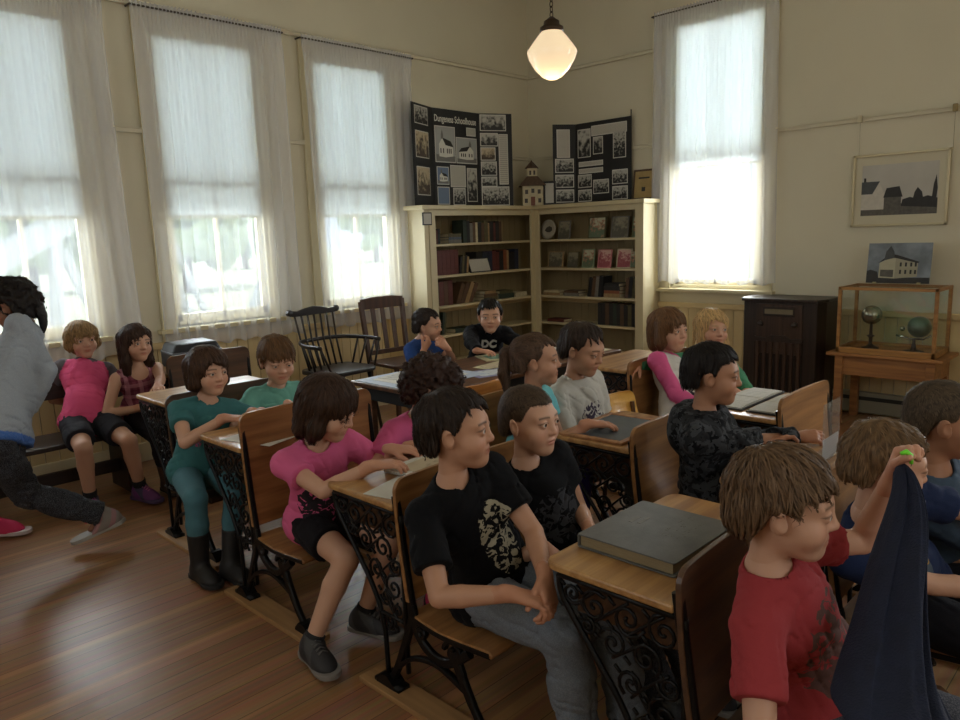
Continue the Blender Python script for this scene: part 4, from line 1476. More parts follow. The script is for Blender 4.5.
for s in (-1, 1):
    MB().tube([(s * .2, .18, 0), (s * .2, .18, .5), (s * .215, .25, 1.02)], .024, 4).build('back_post', M_SLAT, t)
    MB().tube([(s * .19, -.19, 0), (s * .19, -.19, .49)], .022, 4).build('leg', M_SLAT, t)
mb = MB().prism([(-.215, .95), (.215, .95), (.22, 1.04), (.1, 1.052), (-.1, 1.052), (-.22, 1.04)], .235, .258, 'y')
mb.build('top_rail', M_SLAT, t, bevel=.004)
MB().bb(-.2, .2, .18, .2, .56, .60).build('lower_rail', M_SLAT, t, bevel=.003)
for x in (-.1, 0, .1):
    MB().prism([(.19, .58), (.2, .58), (.252, .96), (.242, .96)], x - .022, x + .022, 'x').build('back_slat', M_SLAT, t, bevel=.002)
M_ORANGE = wood('honey_chair_ply', (196, 134, 66), (160, 102, 48), .35, 'x', 4, .25)


def ply_chair(x, y, rz, zt, zs, w, label, M_ORANGE=M_ORANGE):
    t = thing('school_chair', label, 'chair', (x, y, 0), rz, 'small plywood chairs')
    board_mesh(w, zt - .20, zt, .05, .05, .03, .012).build('backrest', M_ORANGE, t, bevel=.003)
    MB().prism(rrect(-w / 2, w / 2, -.36, -.01, .06, 5), zs - .014, zs).build('seat', M_ORANGE, t, bevel=.004)
    for s in (-1, 1):
        MB().tube([(s * (w / 2 - .03), .05, 0), (s * (w / 2 - .03), .01, zs), (s * (w / 2 - .035), .04, zt - .06)], .013, 6).build('back_post', M_BACKD, t)
        MB().tube([(s * (w / 2 - .03), -.34, 0), (s * (w / 2 - .03), -.32, zs - .01)], .013, 6).build('leg', M_BACKD, t)
    return t


ply_chair(2.74, 2.78, PI, .775, .42, .42, 'orange wooden chair tucked under the long table behind the curly haired girl')
ply_chair(3.26, 2.14, .0, .69, .38, .34, 'small sunlit yellow wooden chair between the slate desk and the bare desk', wood('sunlight_tinted_ply', (232, 180, 92), (206, 150, 70), .3, 'x', 4, .25))  # window light on this chair is put into its paler ply colour

# ------------------------------------------------------------------ bench by the window
M_BENCH = wood('dark_bench', (58, 42, 34), (40, 30, 26), .45, 'x', 4)
t = thing('bench', 'low dark wooden bench along the window wall under the pink and maroon dressed girls', 'bench', (1.4, 4.95, 0))
MB().bb(-.62, .40, -.17, .19, .375, .405).build('seat', M_BENCH, t, bevel=.006)
MB().bb(-.58, .36, -.01, .02, .12, .2).build('stretcher', M_BENCH, t, bevel=.003)
for x in (-.52, .3):
    MB().bb(x - .02, x + .02, -.14, .16, 0, .375).build('leg', M_BENCH, t, bevel=.004)
    MB().bb(x - .02, x + .02, .16, .19, .40, .78).build('back_post', M_BENCH, t, bevel=.004)
MB().bb(-.6, .38, .165, .185, .62, .78).build('back_rail', M_BENCH, t, bevel=.004)
t = thing('carrying_case', 'black and grey carrying case on the empty desk below the middle window', 'case', (2.21, 4.90, .7405), -.1)
MB().prism([(-.17, 0), (.17, 0), (.165, .10), (.13, .165), (-.14, .165), (-.17, .10)], -.12, .12, 'y').build('body', mat('black_case', (36, 38, 44), .45, 0, .2, 8), t, bevel=.014)
MB().bb(-.168, .162, -.123, .123, .095, .11).build('rim', mat('case_rim', (120, 124, 130), .35, .4), t, bevel=.002)
MB().tube(bez([(-.06, -.125, .07), (-.05, -.15, .075), (.05, -.15, .075), (.06, -.125, .07)], 5), .007, 6).build('handle', mat('case_handle', (26, 26, 28), .5), t, smooth=True)

# ------------------------------------------------------------------ things on the desks
BX, BY = (1.58 + 1.88) / 2, 1.03
t = thing('big_book', 'large worn grey-black ledger book lying on the nearest desk', 'book', (BX, BY, .6915))
M_LED = mat('ledger_cloth', (100, 100, 96), .5, 0, .2, 14, .1, 300, None, (82, 82, 80))
bw, bd_ = .335, .30
MB().prism(rrect(-bw / 2, bw / 2, -bd_ / 2, bd_ / 2, .008, 3), .035, .039).build('front_cover', M_LED, t, bevel=.0015)
MB().prism(rrect(-bw / 2, bw / 2, -bd_ / 2, bd_ / 2, .008, 3), 0, .005).build('back_cover', M_LED, t, bevel=.0015)
MB().bb(-bw / 2 + .008, bw / 2 - .008, -bd_ / 2 + .01, bd_ / 2 - .006, .005, .035).build('pages', mat('ledger_pages', (150, 132, 100), .8, 0, .25, 30, 0, 40, (1, 1, 60)), t)
MB().bb(-bw / 2, bw / 2, bd_ / 2 - .007, bd_ / 2, .003, .037).build('spine', M_LED, t, bevel=.003)
M_WORN = mat('worn_gilt', (116, 114, 106), .6, 0, .3, 40)
for (x, y, w, d) in ((.02, .085, .05, .012), (.03, .06, .06, .01)):
    MB().bb(x - w / 2, x + w / 2, y - d / 2, y + d / 2, .039, .0394).build('worn_emblem', M_WORN, t)
mb = MB()
rw = random.Random(5)
for k in range(26):
    x, y = rw.uniform(-.02, .13), rw.uniform(-.09, -.02)
    mb.bb(x - .006, x + .006, y - .0015, y + .0015, .0389, .0394)
mb.build('worn_title', M_WORN, t)
o = sheet('loose_sheet', 1.60, 2.93, .21, .28, .3, .7005, M_PAPER, 'white sheet on the light desk before the teal shirted girl', group=None)
sheet('loose_sheet', 1.56, 1.96, .2, .13, .25, .6905, M_PAPER, 'white sheet under the right hand of the long-bobbed girl in pink')
o = sheet('yearbook', 1.80, 2.03, .30, .22, .12, .694, PM['newsp'], 'yellowed picture booklet between the two girls in pink', 'booklet', .012, PM['sepia'])
# slate
t = thing('writing_slate', 'wood framed grey writing slate on a desk under the ponytailed girl\'s hand', 'slate', (2.67, 1.80, .691), .07)
MB().bb(-.195, .195, -.135, .135, .001, .008).build('slate', mat('grey_slate', (84, 90, 94), .5, 0, .3, 8), t)
mb = MB()
for a in ((-.215, .215, -.155, -.13), (-.215, .215, .13, .155)):
    mb.bb(*a, 0, .012)
for a in ((-.215, -.19, -.13, .13), (.19, .215, -.13, .13)):
    mb.bb(*a, 0, .012)
mb.build('frame', wood('slate_frame_wood', (188, 136, 92), (150, 104, 66), .45, 'x', 5), t, bevel=.003)


def open_album(cx, cy, w, d, rz, z, label, m):
    t = thing('open_album', label, 'album', (cx, cy, z), rz)
    MB().bb(-w / 2, w / 2, -d / 2, d / 2, 0, .006).build('cover', M_BLACK, t)
    for s in (-1, 1):
        prof = [(0, .006), (s * w * .47, .006), (s * w * .47, .012), (s * w * .25, .018), (s * .012, .016), (0, .010)]
        MB().prism(prof, -d / 2 + .012, d / 2 - .012, 'y').build('page_block', m, t)
    return t


open_album(3.50, 1.58, .5, .17, 0, .7005, 'open album of white pages on the far desk, nearer the girl in green', M_TEXT)
open_album(3.46, 1.40, .42, .15, 0, .7005, 'open black-edged album of white pages on the far desk, nearer its empty seat', M_TEXT)
# clear acrylic sign holder
t = thing('sign_holder', 'clear upright sign holder with a page, on the desk behind the navy shirted boy', 'sign', (2.76, .93, .7005), 0.02)
M_ACR = mix_shader('clear_acrylic', [('Transparent', (.94, .95, .96), .80), ('Glossy', (1, 1, 1), .12), ('Diffuse', (.6, .62, .64), .08)])
MB().bb(-.085, .085, -.002, .002, .0, .215).build('clear_panel', M_ACR, t)
MB().bb(-.085, .085, -.002, .06, .0, .004).build('foot', M_ACR, t)
MB().bb(-.08, .08, -.0008, .0008, .008, .085).build('page', text_mat('sign_page', (206, 208, 210), (120, 122, 128), 8), t)
sheet('loose_sheet', 2.55, 1.02, .2, .14, .1, .7005, PM['newsp'], 'printed sheet lying beside the clear sign holder')
# ------------------------------------------------------------------ figures: distance fields meshed with surface nets
V3 = lambda *a: np.array(a if len(a) > 1 else a[0], np.float64)


def nrm(v):
    return v / max(np.linalg.norm(v), 1e-9)


class Field:
    def __init__(s, lo, hi, h):
        s.h = h
        s.lo = np.array(lo, np.float64)
        n = np.ceil((np.array(hi) - s.lo) / h).astype(int) + 2
        s.n = n
        s.F = np.full(n, 0.08, np.float32)

    def ax(s, sl):
        return [(s.lo[k] + s.h * np.arange(sl[k].start, sl[k].stop, dtype=np.float32)).reshape([-1 if j == k else 1 for j in range(3)]).astype(np.float32) for k in range(3)]

    def block(s, lo, hi, pad):
        a = np.clip(np.floor((np.array(lo) - pad - s.lo) / s.h).astype(int), 0, s.n)
        b = np.clip(np.ceil((np.array(hi) + pad - s.lo) / s.h).astype(int) + 1, 0, s.n)
        if (b <= a).any():
            return None
        return tuple(slice(int(a[k]), int(b[k])) for k in range(3))

    def put(s, pr, k=.02, op='u', g=0.0):
        lo, hi = bounds(pr, g)
        sl = s.block(lo, hi, k + 3 * s.h)
        if sl is None:
            return s
        d = dist(pr, *s.ax(sl)) - g
        A = s.F[sl]
        if op == 'u':
            q = np.maximum(k - np.abs(A - d), 0)
            s.F[sl] = np.minimum(A, d) - q * q / (4 * k)
        elif op == 's':
            q = np.maximum(k - np.abs(A + d), 0)
            s.F[sl] = np.maximum(A, -d) + q * q / (4 * k)
        return s

    def cut(s, p, n, k=0.0):
        """keep the side the normal n points away from"""
        X, Y, Z = s.ax(tuple(slice(0, int(q)) for q in s.n))
        d = (X - p[0]) * n[0] + (Y - p[1]) * n[1] + (Z - p[2]) * n[2]
        np.maximum(s.F, d.astype(np.float32), out=s.F)
        return s

    def ripple(s, amp, freq, seed, stretch=(1, 1, 1), terms=5):
        r = np.random.RandomState(seed)
        X, Y, Z = s.ax(tuple(slice(0, int(q)) for q in s.n))
        acc = 0
        for _ in range(terms):
            d = nrm(r.randn(3)) * freq * r.uniform(.6, 1.4) * np.array(stretch)
            ph = r.uniform(0, 6.28)
            acc = acc + np.sin(X * d[0] + Y * d[1] + Z * d[2] + ph + .8 * np.sin((X * d[1] - Y * d[2] + Z * d[0]) * .7 + ph))
        s.F += (acc * (amp / terms ** .5)).astype(np.float32)
        return s

    def crease(s, amp, freq, seed, terms=3):
        """sharp soft-fold valleys"""
        r = np.random.RandomState(seed)
        X, Y, Z = s.ax(tuple(slice(0, int(q)) for q in s.n))
        for _ in range(terms):
            d = nrm(r.randn(3)) * freq * r.uniform(.6, 1.3)
            e = nrm(r.randn(3)) * freq * .5
            w = np.sin(X * d[0] + Y * d[1] + Z * d[2] + r.uniform(0, 6) + 1.6 * np.sin(X * e[0] + Y * e[1] + Z * e[2] + r.uniform(0, 6)))
            m = .5 + .5 * np.sin(X * e[1] + Y * e[2] + Z * e[0] + r.uniform(0, 6))
            s.F += (np.exp(-(w / .22) ** 2) * m * amp * .8).astype(np.float32)
        return s

    def sample(s, P):
        q = (P - s.lo) / s.h
        i = np.clip(np.floor(q).astype(int), 0, s.n - 2)
        f = np.clip(q - i, 0, 1)
        out = 0
        for dx in (0, 1):
            for dy in (0, 1):
                for dz in (0, 1):
                    w = (f[:, 0] if dx else 1 - f[:, 0]) * (f[:, 1] if dy else 1 - f[:, 1]) * (f[:, 2] if dz else 1 - f[:, 2])
                    out = out + w * s.F[i[:, 0] + dx, i[:, 1] + dy, i[:, 2] + dz]
        return out

    def grad(s, P):
        e = s.h
        g = np.stack([s.sample(P + np.eye(3)[k] * e) - s.sample(P - np.eye(3)[k] * e) for k in range(3)], 1)
        return g / np.maximum(np.linalg.norm(g, axis=1, keepdims=True), 1e-9)

    def mesh(s, smooth=1):
        F = s.F.copy()
        for k in range(3):
            sl = [slice(None)] * 3
            for e in (0, -1):
                sl[k] = e
                F[tuple(sl)] = np.maximum(F[tuple(sl)], 1e-3)
        B = F < 0
        c = np.zeros(np.array(F.shape) - 1, np.int8)
        for dx in (0, 1):
            for dy in (0, 1):
                for dz in (0, 1):
                    c += B[dx:B.shape[0] - 1 + dx, dy:B.shape[1] - 1 + dy, dz:B.shape[2] - 1 + dz]
        I = np.argwhere((c > 0) & (c < 8))
        if len(I) == 0:
            return np.zeros((0, 3)), np.zeros((0, 4), int)
        acc = np.zeros((len(I), 3))
        cnt = np.zeros(len(I))
        cor = [(0, 0, 0), (1, 0, 0), (0, 1, 0), (1, 1, 0), (0, 0, 1), (1, 0, 1), (0, 1, 1), (1, 1, 1)]
        val = [F[I[:, 0] + a, I[:, 1] + b, I[:, 2] + d] for a, b, d in cor]
        for i in range(8):
            for k in range(3):
                j = i | (1 << k)
                if j == i:
                    continue
                a, b = val[i], val[j]
                m = (a < 0) != (b < 0)
                t = np.where(m, a / np.where(m, a - b, 1), 0)
                p = np.tile(np.array(cor[i], float), (len(I), 1))
                p[:, k] += t
                acc[m] += p[m]
                cnt[m] += 1
        V = (I + acc / cnt[:, None]) * s.h + s.lo
        idx = np.full(c.shape, -1, np.int64)
        idx[I[:, 0], I[:, 1], I[:, 2]] = np.arange(len(I))
        Q = []
        for k in range(3):
            u, v = (k + 1) % 3, (k + 2) % 3
            sa, sb = [slice(None)] * 3, [slice(None)] * 3
            sa[k], sb[k] = slice(0, -1), slice(1, None)
            for w in (u, v):
                sa[w] = sb[w] = slice(1, -1)
            A, Bb = B[tuple(sa)], B[tuple(sb)]
            E = np.argwhere(A != Bb)
            if len(E) == 0:
                continue
            ins = A[E[:, 0], E[:, 1], E[:, 2]]
            off = np.zeros(3, int)
            off[u] = off[v] = 1
            E = E + off
            du, dv = np.eye(3, dtype=int)[u], np.eye(3, dtype=int)[v]
            q = np.stack([idx[tuple((E - x).T)] for x in (du + dv, dv, du * 0, du)], 1)
            q[~ins] = q[~ins][:, ::-1]
            Q.append(q)
        Q = np.concatenate(Q)
        Q = Q[(Q >= 0).all(1)]
        for _ in range(smooth):
            a = np.zeros_like(V)
            n = np.zeros(len(V))
            for e in ((0, 1), (1, 2), (2, 3), (3, 0)):
                for x, y in (e, e[::-1]):
                    for ax_ in range(3):
                        a[:, ax_] += np.bincount(Q[:, x], V[Q[:, y], ax_], len(V))
                    n += np.bincount(Q[:, x], minlength=len(V))
            V = V * .5 + .5 * a / np.maximum(n, 1)[:, None]
        return V, Q


def bounds(p, g=0):
    if p[0] == 'c':
        return np.minimum(p[1] - p[2], p[3] - p[4]) - g, np.maximum(p[1] + p[2], p[3] + p[4]) + g
    r = max(p[2]) + g
    return p[1] - r, p[1] + r


def dist(p, X, Y, Z):
    if p[0] == 'c':
        _, a, ra, b, rb = p
        ba = b - a
        L = max(ba @ ba, 1e-9)
        t = np.clip(((X - a[0]) * ba[0] + (Y - a[1]) * ba[1] + (Z - a[2]) * ba[2]) / L, 0, 1)
        return np.sqrt((X - a[0] - t * ba[0]) ** 2 + (Y - a[1] - t * ba[1]) ** 2 + (Z - a[2] - t * ba[2]) ** 2) - (ra + (rb - ra) * t)
    _, c, r, M = p
    x, y, z = X - c[0], Y - c[1], Z - c[2]
    if M is not None:      # columns of M are the ellipsoid axes
        x, y, z = (x * M[0, k] + y * M[1, k] + z * M[2, k] for k in range(3))
    k0 = np.sqrt((x / r[0]) ** 2 + (y / r[1]) ** 2 + (z / r[2]) ** 2)
    k1 = np.sqrt((x / r[0] ** 2) ** 2 + (y / r[1] ** 2) ** 2 + (z / r[2] ** 2) ** 2)
    return k0 * (k0 - 1) / np.maximum(k1, 1e-6)


cone = lambda a, ra, b, rb: ('c', V3(a), ra, V3(b), rb)
ell = lambda c, r, M=None: ('e', V3(c), tuple(r), M)


def box_of(prims, pad):
    lo, hi = zip(*[bounds(p) for p in prims])
    return np.min(lo, 0) - pad, np.max(hi, 0) + pad


def mk_mesh(name, V, Q, mats, tint=None, extra=None, smooth=True):
    me = bpy.data.meshes.new(name)
    me.vertices.add(len(V))
    me.vertices.foreach_set('co', np.asarray(V, np.float32).ravel())
    me.loops.add(len(Q) * 4)
    me.loops.foreach_set('vertex_index', np.asarray(Q, np.int32).ravel())
    me.polygons.add(len(Q))
    me.polygons.foreach_set('loop_start', np.arange(0, len(Q) * 4, 4, dtype=np.int32))
    me.polygons.foreach_set('use_smooth', np.full(len(Q), smooth, bool))
    me.update(calc_edges=True)
    if tint is not None:
        a = me.attributes.new('tint', 'FLOAT_COLOR', 'POINT')
        t = np.asarray(tint, np.float32)
        if t.ndim == 1:
            t = np.tile(t, (len(V), 1))
        a.data.foreach_set('color', np.concatenate([t, np.ones((len(V), 1), np.float32)], 1).ravel())
    if extra is not None:
        a = me.attributes.new('chest', 'FLOAT_VECTOR', 'POINT')
        a.data.foreach_set('vector', np.asarray(extra, np.float32).ravel())
    for m in (mats if isinstance(mats, (list, tuple)) else [mats]):
        me.materials.append(m)
    return me


def rotz3(a):
    c, s_ = math.cos(a), math.sin(a)
    return np.array([[c, -s_, 0], [s_, c, 0], [0, 0, 1.0]])


def rotx3(a):
    c, s_ = math.cos(a), math.sin(a)
    return np.array([[1.0, 0, 0], [0, c, -s_], [0, s_, c]])


def roty3(a):
    c, s_ = math.cos(a), math.sin(a)
    return np.array([[c, 0, s_], [0, 1.0, 0], [-s_, 0, c]])


def ik(a, b, l1, l2, pole):
    """middle joint of a two-bone chain and the reachable end"""
    d = b - a
    L = np.linalg.norm(d)
    if L > (l1 + l2) * .995:
        b = a + d / L * (l1 + l2) * .995
        d = b - a
        L = np.linalg.norm(d)
    x = (l1 * l1 - l2 * l2 + L * L) / (2 * L)
    hgt = math.sqrt(max(l1 * l1 - x * x, 0))
    u = d / L
    w = pole - u * (pole @ u)
    return a + u * x + nrm(w) * hgt, b


SKIN_M = attr_mat('skin', .5, .06, 220, spec=.35)
HAIR_M = attr_mat('hair', .58, .25, 160, spec=.28)
EYE_M = attr_mat('eye', .12, spec=.6)
SHOE_M = attr_mat('shoe_fabric', .6, .15, 150)


def cloth_mat(name, kind=None, ink=(200, 200, 200), box=(0, -.16, .07, .1), scale=38, thr=.5, bump=.2, rough=.85, ink2=None):
    """fabric: albedo from 'tint'; optional chest print placed by the garment's own chest coordinates"""
    if name in MATS:
        return MATS[name]
    m = attr_mat(name, rough, bump, 260, spec=.15)
    nt = m.node_tree
    b = nt.nodes['Principled BSDF']
    b.inputs['Sheen Weight'].default_value = .02
    src = [n for n in nt.nodes if n.type == 'ATTRIBUTE'][0].outputs['Color']
    at_ = nt.nodes.new('ShaderNodeAttribute')
    at_.attribute_name = 'chest'

    def math_(op, a, b_=None, c_=None):
        n = nt.nodes.new('ShaderNodeMath')
        n.operation = op
        for i, v in enumerate((a, b_, c_)):
            if v is None:
                continue
            if isinstance(v, (int, float)):
                n.inputs[i].default_value = v
            else:
                nt.links.new(v, n.inputs[i])
        return n.outputs[0]

    def mix(f, col):
        nonlocal src
        mx = nt.nodes.new('ShaderNodeMix')
        mx.data_type = 'RGBA'
        nt.links.new(src, mx.inputs['A'])
        mx.inputs['B'].default_value = (*lin(col), 1)
        nt.links.new(f, mx.inputs['Factor'])
        src = mx.outputs['Result']
    sp = nt.nodes.new('ShaderNodeSeparateXYZ')
    nt.links.new(at_.outputs['Vector'], sp.inputs[0])
    x, y, z = sp.outputs

    def noise(sc, dist_=0.0, detail=3):
        n = nt.nodes.new('ShaderNodeTexNoise')
        n.inputs['Scale'].default_value = sc
        n.inputs['Detail'].default_value = detail
        n.inputs['Distortion'].default_value = dist_
        nt.links.new(at_.outputs['Vector'], n.inputs['Vector'])
        return n.outputs['Fac']
    if kind in ('print', 'block'):
        ex = math_('POWER', math_('ABSOLUTE', math_('DIVIDE', math_('SUBTRACT', x, box[0]), box[2])), 2.5)
        ez = math_('POWER', math_('ABSOLUTE', math_('DIVIDE', math_('SUBTRACT', z, box[1]), box[3])), 2.5)
        ins = math_('MULTIPLY', math_('LESS_THAN', math_('ADD', math_('ADD', ex, ez), math_('MULTIPLY', noise(25), .5)), 1.2), math_('GREATER_THAN', y, .02))
        if kind == 'block':
            mix(ins, ink2)
        f = math_('MULTIPLY', ins, math_('GREATER_THAN', noise(scale, 1.5), thr))
        mix(f, ink)
    elif kind == 'camo':
        mix(math_('GREATER_THAN', noise(scale, .8), thr), ink)
        mix(math_('GREATER_THAN', noise(scale * 1.7, .5), thr + .06), ink2)
    elif kind == 'plaid':
        for (ax_, fr, col, t_) in ((x, 210, ink, .35), (z, 210, ink, .35), (x, 90, ink2, .55), (z, 90, ink2, .55)):
            mix(math_('MULTIPLY', math_('GREATER_THAN', math_('SINE', math_('MULTIPLY', ax_, fr)), t_), .5), col)
    elif kind == 'heather':
        mix(math_('MULTIPLY', math_('GREATER_THAN', noise(300), .52), .10), ink)
    nt.links.new(src, b.inputs['Base Color'])
    return m


def head_prims(c):
    """face and skull in head space: x to the child's right, y forward, z up"""
    w = c.get('wide', 1.0)
    U = [(ell((0, -.014, .030), (.071 * w, .090, .076)), .01), (ell((0, .020, -.034), (.058 * w, .062, .066)), .03), (ell((0, .056, -.085), (.024 * w, .02, .018)), .035),
         (ell((.036 * w, .050, -.034), (.027, .026, .028)), .02), (ell((-.036 * w, .050, -.034), (.027, .026, .028)), .02), (ell((0, .062, .020), (.052 * w, .018, .016)), .025)]
    return U


def make_head(F, c):
    for p, k in head_prims(c):
        F.put(p, k)
    e = .0315
    for s in (-1, 1):
        F.put(ell((s * e, .096, .003), (.019, .016, .013)), .014, 's')
        F.put(ell((s * e, .0715, .002), (.0142, .0142, .0142)), .004)
        lid = c.get('lid', .0054)
        F.put(ell((s * (e + .0004), .0865, .0008 - (.0062 - lid) * .4), (.0128, .009, lid)), .0015, 's')
        F.put(ell((s * .0745, -.006, -.010), (.0085, .019, .029), roty3(s * .25) @ rotz3(-s * .35)), .006)
        F.put(ell((s * .083, .002, -.008), (.006, .010, .016)), .004, 's')
    F.put(cone((0, .074, .010), .0075, (0, .0885, -.022), .0088), .014)
    F.put(ell((0, .0905, -.0270), (.0098, .0085, .0080)), .008)
    for s in (-1, 1):
        F.put(ell((s * .0110, .0825, -.0285), (.0070, .008, .006)), .006)
        F.put(ell((s * .0055, .0895, -.0345), (.0028, .004, .0025)), .002, 's')
    F.put(ell((0, .0748, -.0525), (.0205, .0095, .0055)), .007)
    F.put(ell((0, .0738, -.0622), (.017, .0095, .0058)), .007)
    F.put(ell((0, .0860, -.0572), (.0215, .0075, .0012 + c.get('mouth', 0))), .003, 's')


def head_tint(V, skin, c):
    """albedo of lips, cheeks, brows and lashes"""
    T = np.tile(np.array(lin(skin)), (len(V), 1))
    x, y, z = V.T
    front = y > .045

    def blend(w, col):
        nonlocal T
        w = np.clip(w, 0, 1)[:, None]
        T = T * (1 - w) + np.array(lin(col)) * w
    s = np.array(skin)
    blend(front * .22 * np.exp(-((np.abs(x) - .04) / .018) ** 2 - ((z + .034) / .018) ** 2), s * [1.0, .72, .68])
    blend(front * .8 * np.exp(-((x / .021) ** 4) - ((z + .0575) / .0095) ** 4), s * [.86, .66, .63])
    blend((y > .03) * .3 * np.exp(-((np.abs(x) / .012) ** 2) - ((z + .03) / .012) ** 2), s * [1, .8, .76])
    ax = np.abs(x)
    arch = .0195 - 6 * (ax - .030) ** 2 + .004 * (ax > .0) - .0
    blend((y > .04) * (ax > .012) * (ax < .05) * .85 * np.exp(-((z - arch) / .0032) ** 2), np.array(c['hair']) * .85)
    d = np.sqrt(((ax - .0315) / .0150) ** 2 + ((z - .001) / .0085) ** 2)
    blend((y > .06) * (z > .001) * .75 * np.exp(-((d - 1) / .16) ** 2), np.array(c['hair']) * .6)
    if c['style'] == 'buzz':       # cropped hair shows through to the scalp at its soft edge
        hl = c.get('fringe', .06) - .004 + .002 * np.sin(x * 400) + .0015 * np.sin(x * 900 + 1)
        f1 = np.clip((y - .012) / .030, 0, 1)
        f0 = np.clip((-y - .018) / .035, 0, 1)
        e = .008 * (1 - f1) * (1 - f0) + f1 * hl - f0 * .056
        blend(.9 * np.clip((z - e) / .007 + .5, 0, 1) * (ax < .0755), np.array(c['hair']) * .9)
    return T


def hand_prims(w, d, n, side, hs, curl, spread=.0, thumb=.6):
    """palm, four fingers and thumb; w wrist, d finger direction, n palm normal"""
    d = nrm(d)
    n = nrm(n - d * (n @ d))
    t = np.cross(d, n) * (1 if side == 'R' else -1)      # towards the thumb
    P = []
    pl = .068 * hs
    P.append((ell(w + d * pl * .52, (.030 * hs, .036 * hs, .0125 * hs), np.stack([t, d, n], 1)), .01))
    P.append((cone(w - d * .02 * hs, .0185 * hs, w + d * .02 * hs, .0175 * hs), .012))
    for i, (off, L, r) in enumerate(((.0235, .056, .0080), (.0078, .063, .0083), (-.0078, .058, .0080), (-.0225, .046, .0072))):
        k = w + (d * pl * (1.0 - .06 * abs(i - 1.2)) + t * off) * hs / hs
        k = w + d * pl * (1.0 - .05 * abs(i - 1.2)) + t * off * hs
        P.append((cone(w + d * .015 * hs + t * off * .5 * hs, .010 * hs, k, .0098 * hs), .009))
        a = curl * (1 + .12 * i) * .45
        dirf = nrm(d + t * (spread * (1.5 - i) * .16))
        for q, frac in enumerate((.45, .31, .24)):
            dd = dirf * math.cos(a) + n * math.sin(a)
            e = k + dd * L * frac * hs
            P.append((cone(k, r * hs * (1 - .08 * q), e, r * hs * (.92 - .1 * q)), .004))
            k = e
            a += curl * (.8 + .08 * i)
    b = w + d * .014 * hs + t * .016 * hs + n * .004 * hs
    td = nrm(d * .75 + t * thumb + n * .28)
    k1 = b + td * .036 * hs
    P.append((cone(b, .0125 * hs, k1, .0098 * hs), .01))
    td2 = nrm(td + d * .35 + n * curl * .3 - t * .12)
    k2 = k1 + td2 * .026 * hs
    P.append((cone(k1, .0095 * hs, k2, .0085 * hs), .005))
    P.append((cone(k2, .0085 * hs, k2 + nrm(td2 + n * curl * .25) * .018 * hs, .0072 * hs), .005))
    return P


